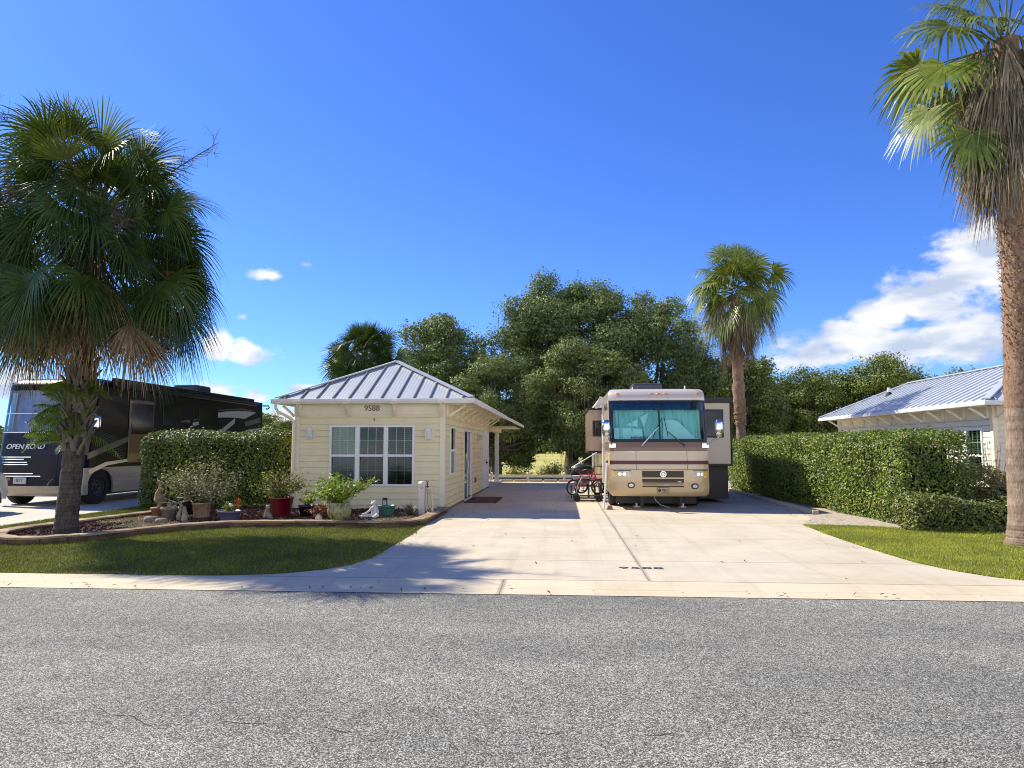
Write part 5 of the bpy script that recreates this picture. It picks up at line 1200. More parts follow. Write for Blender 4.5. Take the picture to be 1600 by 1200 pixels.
t = thing('cat_figurine', (-6.33, 15.1, g), 'small tan and white animal figurine before the maroon pot', 'figurine')
b = MB(); c = (-6.36, 15.15, g); b.tube([(c[0], c[1], c[2]), (c[0], c[1], c[2] + .12), (c[0] + .02, c[1] - .02, c[2] + .2)], [.08, .07, .045], 10); b.sphere((c[0] + .03, c[1] - .05, c[2] + .235), .05); b.tube([(c[0] + .09, c[1] - .05, c[2] + .01), (c[0] + .10, c[1] - .05, c[2] + .1)], [.035, .02], 7)
for s in (-1, 1): b.tube([(c[0] + .03 + s * .03, c[1] - .04, c[2] + .26), (c[0] + .03 + s * .035, c[1] - .04, c[2] + .305)], [.018, .004], 5)
o = b.build('figure', mat('piebald', (.32, .26, .18), .7, var=.6, scale=9), t, smooth=True); r = o.modifiers.new('remesh', 'REMESH'); r.mode = 'VOXEL'; r.voxel_size = .012; r.use_smooth_shade = True
# ---------------------------------------------------------------- palms
def unit(v): return v / (np.linalg.norm(v) + 1e-9)
def fan(rng, base, dv, pl, L_, n=30, span=2.3, droop=.5, tipdroop=.6, petdroop=.12, fold=.12, width=1.0, roll=0.0, hinge=.35):
    """one fan frond: petiole points and leaflet quads"""
    dv = unit(np.array(dv, float)); q = np.linspace(0, 1, 6)[:, None]
    pet = np.array(base) + dv * pl * q + np.array([0, 0, -1.0]) * petdroop * pl * q ** 2
    t = unit(unit(pet[-1] - pet[-2]) + np.array([0, 0, -hinge])); s = np.cross(t, (0, 0, 1.0)); s = unit(s) if np.linalg.norm(s) > .05 else np.array([1.0, 0, 0])
    nrm = np.cross(s, t)
    if roll: s, nrm = s * math.cos(roll) + nrm * math.sin(roll), nrm * math.cos(roll) - s * math.sin(roll)
    a = np.linspace(-span / 2, span / 2, n) + rng.normal(0, .02, n)
    Ls = L_ * (.72 + .28 * np.cos(a * .75)) * rng.uniform(.86, 1.1, n)
    D = np.cos(a)[:, None] * t + np.sin(a)[:, None] * s; W = -np.sin(a)[:, None] * t + np.cos(a)[:, None] * s
    rs = np.array([.04, .42, .66, .84, 1.0]); arc = span / n * .5
    td = tipdroop * rng.uniform(.5, 1.5, n); A = []
    prev = None
    for k, r in enumerate(rs):
        rr = (r * Ls)[:, None]
        p = pet[-1] + D * rr + nrm * (fold * np.abs(np.sin(a))[:, None] * rr)
        p = p - np.array([0, 0, 1.0]) * (droop * rr ** 2 / L_ + (td[:, None] * np.maximum(0, r - .45) ** 2 * 2.2 * Ls[:, None]))
        hw = np.array([.012, arc * .42 * L_ * width * .95, arc * .42 * L_ * width * .8, arc * .42 * L_ * .5 * width, .002])[k]
        e = W * hw
        if prev is not None: A.append(np.stack([prev[0] - prev[1], prev[0] + prev[1], p + e, p - e], 1))
        prev = (p, e)
    return pet, np.concatenate(A)
M_palm = leafmat('palm_leaf', (.026, .052, .009), (.075, .115, .020), .16, .45, 2.2, .35)
M_palm_y = leafmat('young_palm_leaf', (.06, .095, .012), (.15, .18, .028), .25, .4, 2.2, .4)
M_wash = leafmat('fan_palm_leaf', (.075, .125, .018), (.21, .25, .045), .2, .4, 2.2, .4, c3=(.33, .31, .12))
M_deadf = leafmat('dead_frond', (.15, .095, .055), (.38, .27, .18), .15, .8, 3, .2)
M_skirt = leafmat('grey_skirt_frond', (.13, .10, .075), (.38, .32, .25), .12, .85, 3, .2)
M_pet = mat('petiole', (.10, .12, .035), .6, var=.25); M_petd = mat('dead_petiole', (.16, .10, .06), .85, var=.3)
M_trunk = barkmat('palm_bark', (.04, .034, .027), (.15, .128, .10), 16, 22, .9); M_boot = barkmat('boot_bark', (.08, .065, .045), (.24, .20, .15), 0, 16)
M_trunk2 = barkmat('fibrous_bark', (.16, .105, .07), (.42, .31, .23), 5, 18, .8); M_trunk3 = barkmat('rough_orange_bark', (.13, .072, .045), (.40, .26, .17), 0, 22, .8)
M_stalk = mat('flower_stalk', (.10, .07, .04), .9, var=.3)
GOLD = 2.39996
def crown(t, c, specs, seed, name='crown', leaf=None, pet=None, petr=.013):
    """specs: (count, elev range, petiole range, blade range, kwargs)"""
    rng = np.random.default_rng(seed); Lf = MB(); Pt = MB(); i = 0
    for cnt, (e0, e1), (p0, p1), (b0, b1), kw in specs:
        for k in range(cnt):
            az = i * GOLD + rng.normal(0, .25); i += 1; el = e0 + (e1 - e0) * (k + rng.uniform(0, 1)) / cnt
            d = (math.cos(az) * math.cos(el), math.sin(az) * math.cos(el), math.sin(el)); r0 = np.array([d[0], d[1], 0]) * .12 + np.array([0, 0, .25 * math.sin(el) + rng.uniform(-.15, .15)])
            pp, q = fan(rng, np.array(c) + r0, d, rng.uniform(p0, p1), rng.uniform(b0, b1), roll=rng.normal(0, kw.get('rj', .7)), **{k_: v_ for k_, v_ in kw.items() if k_ != 'rj'})
            Lf.polys(q); Pt.tube(pp, np.linspace(petr * 1.7, petr * .7, len(pp)), 5, False)
    cr = Lf.build(name, leaf, t); Pt.build('petioles', pet or M_pet, cr); return cr
def trunk_tube(b, pts, rad, k=20, seed=0, bump_=.02):
    rng = np.random.default_rng(seed); pts = np.array(pts, float); n = 60; q = np.linspace(0, 1, n); s = np.linspace(0, 1, len(pts))
    P = np.stack([np.interp(q, s, pts[:, j]) for j in range(3)], -1); Rr = np.interp(q, s, rad); an = np.arange(k) * 2 * math.pi / k
    G = []
    for i in range(n):
        r = Rr[i] * (1 + rng.normal(0, bump_, k) * .6 + rng.normal(0, bump_)); G.append(np.stack([P[i, 0] + r * np.cos(an), P[i, 1] + r * np.sin(an), np.full(k, P[i, 2])], -1))
    b.grid(np.array(G), close_v=True)

def left_palm():
    x, y = -8.83, 12.25; t = thing('palm_tree', (x, y, BZ), 'big shaggy cabbage palm in the stone edged bed at the left', 'palm tree')
    b = MB(); trunk_tube(b, [(x, y, BZ - .05), (x + .02, y, .25), (x + .05, y, .9), (x + .10, y, 1.6), (x + .14, y, 2.4), (x + .28, y, 5.7)], [.215, .19, .172, .175, .17, .17], 22, 1); tr = b.build('trunk', M_trunk, t, smooth=True)
    b = MB(); rng = np.random.default_rng(5)     # criss-cross leaf bases
    for i in range(46):
        z = 1.45 + i * .032; a = i * GOLD + rng.normal(0, .15); cx = x + .10 + (z - 1.6) * .05
        for s in (-1, 1):
            ps = []
            for k in range(5):
                q = k / 4; aa = a + s * .55 * (1 - q); rr = .165 + .03 + .12 * q ** 2.2
                ps.append((cx + rr * math.cos(aa), y + rr * math.sin(aa), z + .38 * q))
            ps = np.array(ps); tang = np.array([-math.sin(a), math.cos(a), 0]); w = np.linspace(.055, .028, 5)[:, None]; n = np.array([math.cos(a), math.sin(a), .2]) * .025
            b.grid([ps - tang * w, ps - tang * w * .4 + n, ps + tang * w * .4 + n, ps + tang * w, ps - n * 1.5], close_u=True)
    b.build('leaf_bases', M_boot, tr)
    c = (x + .30, y, 5.6)
    cr = crown(t, c, [(18, (1.5, .8), (.5, 1.6), (.9, 1.1), dict(n=40, span=2.6, droop=.05, tipdroop=.18, fold=.25, hinge=.0, rj=1.1, width=.85))], 11, 'young_crown', M_palm_y)
    cr = crown(t, c, [(44, (1.15, .45), (.6, 1.85), (.75, .98), dict(n=42, span=3.5, droop=.10, tipdroop=.3, petdroop=.18, hinge=.3, rj=1.1, width=.85)),
                      (52, (.45, -.25), (.9, 1.85), (.75, .98), dict(n=42, span=3.6, droop=.14, tipdroop=.4, petdroop=.25, hinge=.5, rj=1.1, width=.85)),
                      (48, (-.25, -.85), (1.1, 1.8), (.75, .98), dict(n=40, span=3.4, droop=.18, tipdroop=.4, petdroop=.25, hinge=.6, rj=1.0, width=.85))], 12, 'crown', M_palm)
    crown(t, (c[0], c[1], c[2] - .35), [(20, (-.7, -1.15), (1.1, 1.7), (.7, .92), dict(n=28, span=1.9, droop=.25, tipdroop=.45, petdroop=.1, fold=.3, hinge=.8))], 13, 'dead_fronds', M_deadf, M_petd)
    crown(t, (c[0], c[1], c[2] - .3), [(12, (-.3, -.85), (.8, 1.1), (.7, .9), dict(n=26, span=2.0, droop=.3, tipdroop=.6, petdroop=.1, fold=.3, hinge=.9))], 14, 'dry_inner_fronds', M_deadf, M_petd)
    # flower stalks
    rng = np.random.default_rng(3); b = MB()
    for d, l in (((-.62, .1, .75), 4.1), ((.78, -.1, .58), 3.0), ((.2, -.6, .4), 2.2), ((-.1, -.9, .1), 2.0), ((.6, -.6, -.05), 2.1), ((-.7, -.5, .2), 2.3)):
        d = unit(np.array(d)); p = [np.array(c) + d * l * q + np.array([0, 0, -.35 * q * q * (l / 3)]) for q in np.linspace(0, 1, 7)]; b.tube(p, np.linspace(.02, .006, 7), 5, False)
        for k in range(16 if d[2] > .5 else 46):
            q = rng.uniform(.55, 1); o = np.array(c) + d * l * q + np.array([0, 0, -.35 * q * q * (l / 3)]); e = o + (unit(d + rng.normal(0, .75, 3))) * rng.uniform(.15, .42); m_ = (o + e) / 2 + rng.normal(0, .05, 3)
            b.tube([o, m_, e], [.006, .004, .002], 3, False)
            for w in range(3): b.tube([m_, m_ + rng.normal(0, .10, 3)], .0025, 3, False)
    b.build('flower_stalks', M_stalk, t)
    # fern-like young growth on the trunk
    f = thing('fern', (x + .1, y - .2, 2.2), 'bright fern growing out of the leaf bases on the left palm trunk', 'fern'); A = MB(); B = MB(); rng = np.random.default_rng(21)
    for i in range(34):
        a = rng.uniform(math.pi * .75, math.pi * 1.95); e = rng.uniform(-.5, 1.25); l = rng.uniform(.45, .95); d = np.array([math.cos(a) * math.cos(e), math.sin(a) * math.cos(e), math.sin(e)]); o = np.array([x + .1 + .2 * math.cos(a), y + .2 * math.sin(a), rng.uniform(1.7, 2.75)])
        q = np.linspace(0, 1, 8)[:, None]; P = o + d * l * q - np.array([0, 0, .55 * l]) * q ** 2; B.tube(P, .006, 4, False); s = unit(np.cross(d, (0, 0, 1)) + np.array([0, 0, rng.normal(0, .9)]))
        for k in range(1, 22):
            u = k / 22; p = o + d * l * u - np.array([0, 0, .55 * l]) * u ** 2; ll = .20 * math.sin(math.pi * min(1, u * .9 + .1)) + .03
            for sg in (-1, 1):
                v = unit(s * sg + d * .5 - np.array([0, 0, .35])) * ll; w = unit(d) * .012
                A.polys([[p - w, p + w, p + v * .7 + w * .7, p + v], ])
    A.build('fern_leaves', leafmat('fern_leaf', (.08, .15, .015), (.17, .25, .03), .35, .45, 4, .4), f); B.build('fern_stems', M_pet, f)
left_palm()

def skirt(t, x, y, z0, z1, n, rng, r0=.24, flare=.34, L_=(.8, 1.3), m=None, rmax=None):
    A = MB()
    for i in range(n):
        q = rng.uniform(0, 1) ** .8; z = z0 + (z1 - z0) * q; a = i * GOLD + rng.normal(0, .2); r = r0 + rng.uniform(0, .12)
        b0 = np.array([x + r * math.cos(a), y + r * math.sin(a), z]); d = np.array([math.cos(a) * flare, math.sin(a) * flare, -1.0])
        _, p = fan(rng, b0, d, rng.uniform(.25, .5), rng.uniform(*L_), n=15, span=rng.uniform(.35, .8), droop=.1, tipdroop=.25, fold=.5, width=1.15, roll=rng.normal(0, .8)); A.polys(p)
    return A.build('dead_frond_skirt', m or M_skirt, t)
def bark_spikes(t, x, y, z0, z1, r, n, rng, par):
    A = MB()
    for i in range(n):
        z = rng.uniform(z0, z1); a = rng.uniform(0, 6.283); p = np.array([x + r * math.cos(a), y + r * math.sin(a), z]); s = np.array([-math.sin(a), math.cos(a), 0]) * rng.uniform(.008, .022); e = p + np.array([math.cos(a) * rng.uniform(.015, .06), math.sin(a) * rng.uniform(.015, .06), rng.uniform(-.05, .07)])
        A.polys([[p - s, p + s, e + s * .3, e - s * .3]])
    A.build('fibre_tufts', leafmat('bark_fibre', (.11, .06, .03), (.38, .24, .14), 0, .9, 5, .15), par)
def right_palm():
    x, y = 7.55, 12.3; t = thing('palm_tree', (x, y, 0), 'tall fan palm with grey dead frond skirt cut by the right edge', 'palm tree')
    b = MB(); trunk_tube(b, [(x, y, -.03), (x, y, .12), (x + .02, y, .5), (x + .05, y, 2.3)], [.34, .285, .255, .235], 24, 2, .012); tr = b.build('trunk', M_trunk2, t, smooth=True)
    b = MB(); trunk_tube(b, [(x + .05, y, 2.25), (x + .10, y, 3.6), (x + .14, y, 5.6), (x + .16, y, 8.6)], [.245, .235, .235, .2], 24, 3, .03); up = b.build('upper_trunk', M_trunk3, t, smooth=True)
    rng = np.random.default_rng(31)
    bark_spikes(t, x + .1, y, 2.4, 5.4, .235, 1500, rng, up)
    skirt(t, x + .14, y, 7.05, 8.9, 300, rng, .22, .36, (.85, 1.3))
    c = (x + .16, y, 8.5)
    cr = crown(t, c, [(8, (1.5, .9), (.9, 1.2), (.8, .95), dict(n=36, span=3.4, droop=.15, tipdroop=.4, hinge=.2))], 33, 'crown', M_wash)
    A = MB(); P = MB(); rng = np.random.default_rng(9)
    for d, pl, bl, ro in (((-.93, -.25, .34), 1.15, 1.0, .75), ((-.95, -.2, -.22), 1.2, 1.0, .6), ((-.55, .15, .85), 1.1, .95, .6), ((-.55, -.25, -.95), 1.75, .75, .9), ((-.62, -.62, .35), .75, .9, .5), ((-.8, .5, .1), 1.3, .9, -.6), ((-.75, .1, -.5), 1.5, .8, .7),
                          ((.7, -.6, .3), 1.2, .9, .3), ((.9, .3, .0), 1.2, .9, .3), ((.3, .9, .3), 1.1, .9, -.5), ((.8, -.2, -.5), 1.3, .9, .4), ((-.3, .9, -.2), 1.1, .9, .2), ((.1, -.8, .6), 1.0, .9, .1)):
        pp, q = fan(rng, c, d, pl, bl, n=40, span=3.9, droop=.10, tipdroop=.5, roll=ro, petdroop=.12, hinge=.35, fold=.1, width=1.5); A.polys(q); P.tube(pp, np.linspace(.022, .01, len(pp)), 6, False)
    o = A.build('reaching_fronds', M_wash, t); P.build('petioles', M_pet, o)
right_palm()
def mid_palm():
    x, y = 6.6, 27.0; t = thing('palm_tree', (x, y, 0), 'fan palm with brown skirt rising behind the tan motorhome', 'palm tree'); rng = np.random.default_rng(41)
    b = MB(); trunk_tube(b, [(x + .08, y, 0), (x + .06, y, 2.4)], [.19, .17], 16, 4, .01); tr = b.build('trunk', M_trunk2, t, smooth=True)
    b = MB(); trunk_tube(b, [(x + .06, y, 2.4), (x + .04, y, 3.1), (x, y, 5.0), (x, y, 7.3)], [.20, .21, .21, .18], 16, 5, .07); up = b.build('upper_trunk', M_trunk3, t, smooth=True)
    bark_spikes(t, x + .05, y, 2.35, 3.3, .26, 260, rng, up)
    skirt(t, x, y, 5.5, 6.6, 110, rng, .2, .5, (.5, .75), leafmat('brown_skirt_frond', (.13, .09, .06), (.33, .25, .18), .12, .85, 3, .2))
    crown(t, (x, y, 7.5), [(13, (1.5, .8), (.35, 1.35), (.75, .95), dict(n=34, span=3.4, width=1.3, droop=.08, tipdroop=.25, hinge=.1, rj=1.0)), (20, (.9, .1), (.5, 1.35), (.75, .95), dict(n=34, width=1.3, span=3.6, droop=.12, tipdroop=.5, hinge=.4, rj=.9)), (24, (.1, -.9), (.7, 1.4), (.7, .9), dict(n=34, width=1.3, span=3.5, droop=.2, tipdroop=.6, hinge=.6, rj=.9))], 42, 'crown', M_wash)
    A = MB()
    for k in range(14):
        a = k * GOLD; _, p = fan(rng, (x, y, 6.9), (math.cos(a), math.sin(a), rng.uniform(-.2, .5)), .7, .9, n=22, span=1.4, droop=.7, tipdroop=1.0, fold=.5); A.polys(p)
    A.build('dry_flowers', M_skirt, t)
mid_palm()
def back_palm():
    x, y = -9.25, 33.0; t = thing('palm_tree', (x, y, 0), 'round headed cabbage palm showing above the casita roof', 'palm tree')
    b = MB(); trunk_tube(b, [(x, y, 0), (x, y, 5.4)], [.24, .2], 14, 6); b.build('trunk', M_trunk, t, smooth=True)
    crown(t, (x, y, 5.75), [(40, (1.5, .45), (.35, 1.3), (.8, .95), dict(n=34, span=3.3, droop=.08, tipdroop=.25, hinge=.15, rj=1.0)), (46, (.45, -.3), (.6, 1.4), (.8, .95), dict(n=34, span=3.4, droop=.12, tipdroop=.3, hinge=.4, rj=.9)), (44, (-.3, -1.0), (.9, 1.5), (.75, .95), dict(n=32, span=3.2, droop=.15, tipdroop=.35, hinge=.4, rj=.9))], 52, 'crown', M_palm)
    crown(t, (x, y, 5.4), [(12, (-.1, -1.2), (1.1, 1.6), (.7, .9), dict(n=22, span=1.6, droop=.3, tipdroop=.6))], 53, 'dead_fronds', M_deadf, M_petd)
back_palm()

# ---------------------------------------------------------------- broadleaf trees
M_oak = leafmat('oak_leaf', (.09, .138, .042), (.215, .262, .105), .14, .5, .5, .25)
M_oak2 = leafmat('bright_oak_leaf', (.115, .16, .046), (.26, .298, .112), .14, .5, .5, .25)
M_wood = leafmat('woodland_leaf', (.10, .14, .032), (.235, .265, .085), .14, .5, .4, .25)
M_bark = barkmat('oak_bark', (.06, .05, .04), (.19, .165, .14), 0, 6)
M_moss = leafmat('spanish_moss', (.11, .105, .075), (.22, .21, .155), .25, .9, 2, .1)
def make_tree(seed, H, Rx, Ry, z_low, ncl, nleaf, s, trunk_r, taper=.75, moss=0, rc=(.16, .30)):
    """leaf, wood and moss meshes of a tree standing at the origin"""
    rng = np.random.default_rng(seed); C = []
    while len(C) < ncl:
        u = rng.normal(size=3); u /= np.linalg.norm(u); r = rng.uniform(.55, 1.0)
        z = (u[2] * r + 1) / 2; wid = math.sin(math.pi * min(1, max(.03, z ** taper))) ** .55
        C.append((u[0] * r * Rx, u[1] * r * Ry, z_low + (H - z_low) * z))
    C = np.array(C); C[:, 2] *= 1; sc = (Rx + Ry + (H - z_low) * .5) / 2.5
    P, N_ = [], []
    for c in C:
        rr = sc * rng.uniform(*rc); k = int(nleaf / ncl * rng.uniform(.6, 1.4)); u = rng.normal(size=(k, 3)); u /= np.linalg.norm(u, axis=1, keepdims=True)
        lump = 1 + .35 * np.sin(u[:, :1] * 5 + c[0]) * np.sin(u[:, 1:2] * 6 + c[1]) + .2 * np.sin(u[:, 2:] * 9 + c[2])
        d = rng.uniform(.35, 1.0, (k, 1)) ** .6 * lump
        P.append(c + u * d * rr * np.array([1.05, 1.05, .72])); N_.append(u + np.array([0, 0, .35]) + rng.normal(0, .55, (k, 3)))
    # ragged twigs beyond the clumps
    k = ncl * 14; j = rng.integers(0, ncl, k); u = rng.normal(size=(k, 3)); u[:, 2] = np.abs(u[:, 2]) * .8; u /= np.linalg.norm(u, axis=1, keepdims=True)
    m_ = 16; tip = rng.uniform(.14, .25, (k, 1)); q = rng.uniform(.45, 1.0, (k, m_, 1))
    P.append((C[j][:, None] + u[:, None] * (sc * tip)[:, None] * q + rng.normal(0, .13, (k, m_, 3)) * (1.15 - q)).reshape(-1, 3)); N_.append(np.repeat(u, m_, 0) + rng.normal(0, .7, (k * m_, 3)))
    P = np.vstack(P); N_ = np.vstack(N_); P[:, 2] = np.maximum(P[:, 2], .25 + rng.uniform(0, .5, len(P)))
    L_ = MB(); L_.polys(leafpolys(P, N_, rng.uniform(.55, 1.2, len(P)) * s, rng, .5))
    W = MB(); fork = np.array([rng.normal(0, .2), rng.normal(0, .2), H * .22]); W.tube([(0, 0, -.3), (.05, 0, H * .1), fork], [trunk_r * 1.35, trunk_r, trunk_r * .85], 10, False)
    for i, c in enumerate(C[:: max(1, ncl // 26)]):
        m1 = fork + (c - fork) * .45 + np.array([0, 0, -.05 * H]) + rng.normal(0, .25, 3); m2 = fork + (c - fork) * .75 + rng.normal(0, .25, 3)
        W.tube([fork, m1, m2, c], [trunk_r * .5, trunk_r * .3, trunk_r * .17, trunk_r * .06], 6, False)
    Mo = None
    if moss:
        Mo = MB(); A = []
        low = C[np.argsort(C[:, 2])[: max(4, int(ncl * .75))]]
        for i in range(moss):
            c = low[rng.integers(0, len(low))] + rng.normal(0, sc * .09, 3); l = rng.uniform(.4, 1.5); a = rng.uniform(0, 6.283); w = np.array([math.cos(a), math.sin(a), 0]) * rng.uniform(.012, .035); p = c.copy(); p[2] = max(p[2], l + .5); pw = w
            for q in (.35, .7, 1.0):
                n = c * 0 + np.array([p[0], p[1], 0]); e = np.array([c[0] + rng.normal(0, .03), c[1] + rng.normal(0, .03), max(c[2], l + .5) - l * q]); ew = w * (1.1 - q)
                A.append([p - pw, p + pw, e + ew, e - ew]); p, pw = e, ew
        Mo.polys(np.array(A))
    return L_, W, Mo
def tree(x, y, label, mk, leaf, name='oak_tree', cat='tree', group=None, rz=0):
    L_, W, Mo = mk; t = thing(name, (0, 0, 0), label, cat, group); L_.build('crown', leaf, t); W.build('trunk', M_bark, t, smooth=True)
    if Mo is not None: Mo.build('hanging_moss', M_moss, t)
    t.location = (x, y, -.1); t.rotation_euler = (0, 0, rz); return t
tree(.6, 45, 'tallest live oak in the middle with open sky gaps in its crown', make_tree(101, 12.4, 5.0, 4.2, 2.6, 120, 190000, .080, .4, moss=420, rc=(.14, .25)), M_oak)
tree(6.2, 46, 'tall live oak crown just left of the fan palm behind the motorhome', make_tree(102, 12.0, 3.9, 3.4, 2.0, 84, 140000, .080, .35, moss=420, rc=(.15, .27)), M_oak)
tree(-6.9, 43, 'lower live oak standing at the left end of the oak group', make_tree(103, 9.8, 3.4, 3.0, .8, 64, 100000, .080, .3, moss=160, rc=(.17, .29)), M_oak)
tree(-3.6, 39.2, 'rounded live oak hanging low right behind the casita porch', make_tree(104, 6.9, 2.8, 2.4, .3, 60, 95000, .07, .28, moss=420, rc=(.16, .28)), M_oak2)
tree(1.5, 39.8, 'mossy live oak with pale trunk just left of the tan motorhome', make_tree(105, 7.9, 2.9, 2.4, 1.0, 60, 95000, .07, .34, moss=700, rc=(.16, .28)), M_oak2)
tree(11.3, 47, 'dense dark tree directly right of the fan palm trunk', make_tree(106, 8.3, 3.3, 3.0, .6, 40, 48000, .095, .3, rc=(.2, .33)), M_wood)
protos = [make_tree(201, 8.3, 3.4, 3.2, .6, 44, 34000, .11, .3, rc=(.22, .34)), make_tree(202, 8.0, 3.0, 3.0, .5, 40, 30000, .11, .3, rc=(.22, .36)), make_tree(203, 8.6, 2.6, 2.6, .6, 38, 30000, .11, .28, rc=(.22, .38))]
spots = [(14.8, 58, 0, 0, .95), (17.6, 62, 1, 1.2, 1.02), (20.6, 60, 2, .3, .90), (23.5, 63, 0, 2.1, .98), (26.0, 60, 2, 4.0, 1.02), (29.4, 64, 1, 2.9, 1.12), (32.0, 61, 0, 3.6, .96), (35.5, 63, 1, 5.0, 1.04)]
names = ['first dark tree of the right tree line beside the fan palm', 'second tree of the right tree line, full crowned', 'short rounded tree in the right tree line above the hedge', 'broad tree in the right tree line over the middle of the hedge', 'pointed tallest tree of the right tree line left of the vent pipe',
         'wide tree of the right tree line above the vent pipe', 'tree of the right tree line behind the metal roof slope', 'last visible tree of the right tree line over the metal roof']
src = {}
for (x, y, k, rz, sc), nm in zip(spots, names):
    if k not in src: o = src[k] = tree(0, 0, nm, protos[k], M_wood, 'woodland_tree', 'tree', 'trees of the right tree line')
    else: o = copy_tree(src[k])
    o.location = (x, y, -.1); o.rotation_euler = (0, 0, rz); o.scale = (sc, sc, sc); o['label'] = nm
for (x, y, k, rz, sc, nm) in ((-33.5, 88, 1, .5, .86, 'small far tree in the gap left of the casita, beside the dark motorhome'), (-29.6, 86, 0, 2.5, .80, 'middle far tree in the gap left of the casita'), (-26.6, 90, 2, 1.5, .78, 'far tree touching the casita downspout in the gap at left'), (-38.5, 90, 2, 3.5, .9, 'far tree behind the tail of the dark motorhome')):
    o = copy_tree(src[k]); o.location = (x, y, -.1); o.rotation_euler = (0, 0, rz); o.scale = (sc * 1.5, sc * 1.2, sc * .78 if k != 2 else sc * .72); o['label'] = nm; o['group'] = 'far trees seen left of the casita'
def far_woods():
    rng = np.random.default_rng(300); A = MB(); n = 60000
    x = rng.uniform(-260, 260, n); h = 6.5 + 2.2 * np.sin(x * .21) + 1.5 * np.sin(x * .53 + 1) + .8 * np.sin(x * 1.3)
    P = np.stack([x, 185 + rng.uniform(-5, 5, n), h * rng.uniform(0, 1, n) ** .6], -1); A.polys(leafpolys(P, np.stack([x * 0, -np.ones(n), np.full(n, .6)], -1) + rng.normal(0, .5, (n, 3)), rng.uniform(.5, 1.0, n), rng, .6))
    tag(A.build('far_woods', M_wood), 'far dark line of woods beyond the field', kind='stuff')
far_woods()

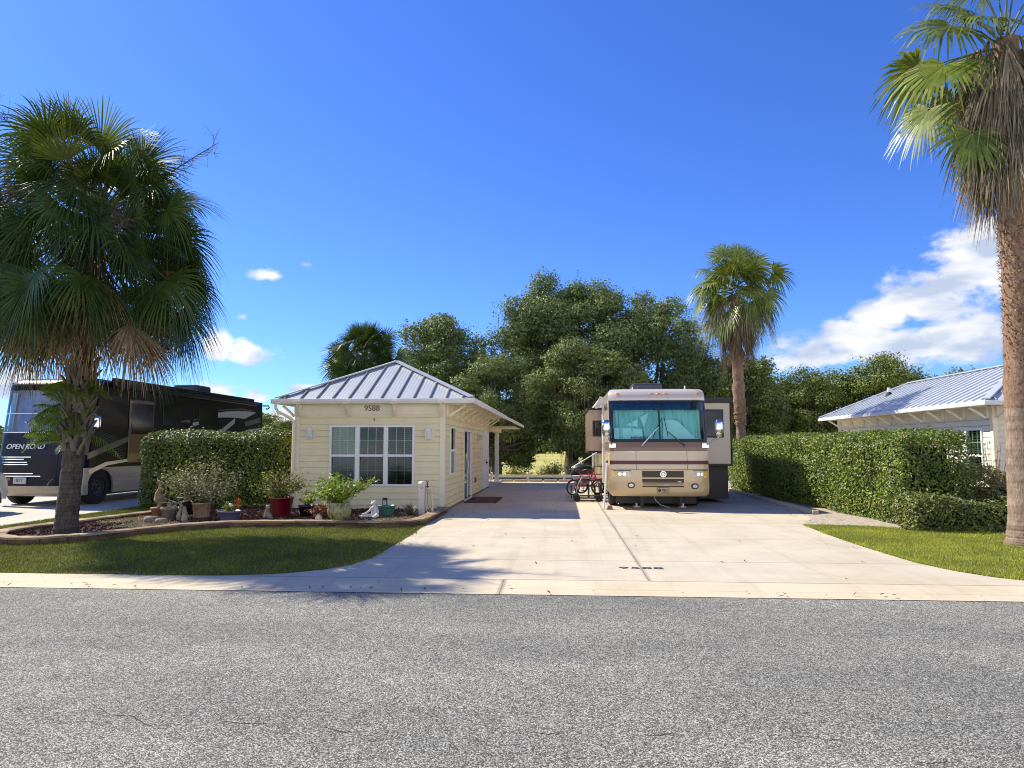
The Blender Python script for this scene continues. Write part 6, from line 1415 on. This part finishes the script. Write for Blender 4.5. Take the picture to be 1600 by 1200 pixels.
# ---------------------------------------------------------------- hedges and shrubs
def hedge(name, label, x0, x1, y0, y1, z1, n, s, leaf, seed, shear=0.0, cat='hedge', rad=.35, z0=.0, open_=0, depth=.26, faces='LRFBT', wav=.07, core=.30):
    rng = np.random.default_rng(seed); t = thing(name, ((x0 + x1) / 2, (y0 + y1) / 2, 0), label, cat)
    ar = {'L': (y1 - y0) * z1, 'R': (y1 - y0) * z1 * .5, 'F': (x1 - x0) * z1, 'B': (x1 - x0) * z1 * .4, 'T': (x1 - x0) * (y1 - y0)}; tot = sum(ar[f] for f in faces); P, N_ = [], []
    for f in faces:
        k = int(n * ar[f] / tot); a, b = rng.uniform(0, 1, k), rng.uniform(0, 1, k); o = np.zeros(k)
        if f in 'LR': p = np.stack([np.full(k, x0 if f == 'L' else x1), y0 + (y1 - y0) * a, z0 + (z1 - z0) * b], -1); nn = np.array([-1.0 if f == 'L' else 1, 0, 0])
        elif f in 'FB': p = np.stack([x0 + (x1 - x0) * a, np.full(k, y0 if f == 'F' else y1), z0 + (z1 - z0) * b], -1); nn = np.array([0, -1.0 if f == 'F' else 1, 0])
        else: p = np.stack([x0 + (x1 - x0) * a, y0 + (y1 - y0) * b, np.full(k, z1)], -1); nn = np.array([0, 0, 1.0])
        P.append(p); N_.append(np.tile(nn, (k, 1)))
    P = np.vstack(P); N_ = np.vstack(N_)
    # round the edges: pull into a rounded box
    lo = np.array([x0 + rad, y0 + rad, z0 - 1]); hi = np.array([x1 - rad, y1 - rad, z1 - rad]); q = np.clip(P, lo, hi); d = P - q; ln = np.linalg.norm(d, axis=1, keepdims=True); on = ln[:, 0] > 1e-6
    dn = np.where(ln > 1e-6, d / (ln + 1e-9), N_); P = np.where(on[:, None], q + dn * np.minimum(ln, rad), P)
    w = wav * (np.sin(P[:, 0] * 2.3 + np.sin(P[:, 1] * 1.7)) + np.sin(P[:, 1] * 2.9 + P[:, 2] * 2) * .8 + .7 * np.sin(P[:, 2] * 4.1 + P[:, 0] * 3.3))
    P = P + dn * (w - depth * rng.uniform(0, 1, len(P)) ** 1.6 + rng.uniform(0, .05, len(P)))[:, None]
    low = np.clip((.35 - P[:, 2]) / .35, 0, 1)[:, None]; P = P - dn * low * .12 * np.array([1, 1, 0])
    P[:, 2] = np.maximum(P[:, 2], .03 + rng.uniform(0, .06, len(P)))
    Nn = dn * .8 + np.array([0, 0, .35]) + rng.normal(0, .55, P.shape)
    # shoots standing proud of the clipped surface
    k = len(P) // 40; j = rng.integers(0, len(P), k); P = np.vstack([P, P[j] + (dn[j] + np.array([0, 0, .4])) * rng.uniform(.02, .09, (k, 1))]); Nn = np.vstack([Nn, Nn[j]])
    P[:, 0] += (P[:, 1] - y0) * shear
    A = MB(); A.polys(leafpolys(P, Nn, rng.uniform(.6, 1.2, len(P)) * s, rng, .55)); A.build('leaves', leaf, t)
    if core:
        b = MB(); c = core; sh = lambda y: (y - y0) * shear
        b.add([(x0 + c + sh(y0 + c + open_), y0 + c + open_, .12), (x1 - c + sh(y0 + c + open_), y0 + c + open_, .12), (x1 - c + sh(y1 - c), y1 - c, .12), (x0 + c + sh(y1 - c), y1 - c, .12),
               (x0 + c + sh(y0 + c + open_), y0 + c + open_, z1 - c), (x1 - c + sh(y0 + c + open_), y0 + c + open_, z1 - c), (x1 - c + sh(y1 - c), y1 - c, z1 - c), (x0 + c + sh(y1 - c), y1 - c, z1 - c)],
              [(0, 1, 2, 3), (4, 7, 6, 5), (0, 4, 5, 1), (1, 5, 6, 2), (2, 6, 7, 3), (3, 7, 4, 0)])
        b.build('shade_core', mat('inner_shade', (.018, .016, .009), .95, var=.4, scale=8), t)  # solid near-black box puts the inner shade behind the leaves
    if open_:
        b = MB()
        for i in range(26):
            xx, yy = rng.uniform(x0 + .3, x1 - .2), rng.uniform(y0 + .3, y0 + open_ + .5); b.tube([(xx, yy, 0), (xx + rng.normal(0, .1), yy + rng.normal(0, .1), .6), (xx + rng.normal(0, .25), yy + rng.normal(0, .2), z1 - .3)], [.025, .018, .008], 5, False)
        b.build('stems', M_bark, t)
    return t
M_hedge = leafmat('hedge_leaf', (.06, .10, .014), (.18, .235, .036), .12, .45, 1.6, .35, c3=(.28, .24, .08))
M_hedge2 = leafmat('clipped_hedge_leaf', (.088, .15, .020), (.225, .295, .05), .12, .45, 1.3, .35, c3=(.36, .26, .10))
M_box = leafmat('low_hedge_leaf', (.09, .125, .025), (.24, .26, .075), .12, .45, 2, .35, c3=(.24, .17, .09))
M_shrub = leafmat('bronze_shrub_leaf', (.13, .12, .035), (.28, .24, .10), .25, .5, 2, .35, c3=(.30, .18, .10))
hedge('hedge', 'tall clipped hedge between the dark motorhome and the casita', -11.1, -7.05, 17.9, 20.0, 1.97, 36000, .036, M_hedge, 1, rad=.32, depth=.26, wav=.035)
hedge('hedge', 'long tall clipped hedge right of the tan motorhome', 6.75, 8.35, 14.95, 27.6, 1.93, 85000, .034, M_hedge2, 2, shear=-.045, rad=.32, open_=.15, depth=.28, faces='LFTRB', core=.34, wav=.045)
hedge('low_hedge', 'low clipped hedge at the foot of the tall right hedge', 6.55, 8.75, 13.95, 14.95, .66, 9500, .036, M_box, 3, rad=.26, depth=.2, core=.2, shear=0)
hedge('shrub', 'bronze tinted medium shrub beside the tall right palm', 8.3, 10.3, 15.35, 16.9, 1.14, 8500, .040, M_shrub, 4, rad=.45, depth=.4, core=.42, wav=.12)
t = thing('twiggy_plant', (9.9, 17.2, 0), 'sparse reddish twiggy plant before the neighbouring casita wall', 'plant'); bush(t, (9.95, 17.2, 1.35), .4, .3, .45, 110, .05, M_shrub, np.random.default_rng(5), 16, .3, base=(9.95, 17.2, .2), low=-.2)
for i, (x, y, rx, rz, n, lb) in enumerate(((-.5, 34.9, .75, .42, 1200, 'dark shrub behind the rail fence at the right fence post'), (-2.1, 35.2, .7, .34, 800, 'light green shrub behind the rail fence near the porch post'), (.9, 35.0, .7, .45, 1000, 'shrub behind the rail fence left of the bicycles'), (-.95, 34.35, .3, .34, 260, 'small green plant poking over the rail fence'))):
    t = thing('shrub', (x, y, -.03), lb, 'shrub'); bush(t, (x, y, rz * 1.0), rx, .5, rz, n, .06, M_wood if i in (0, 2) else M_mid, np.random.default_rng(60 + i), 30, .2, base=(x, y, 0), low=-.2)
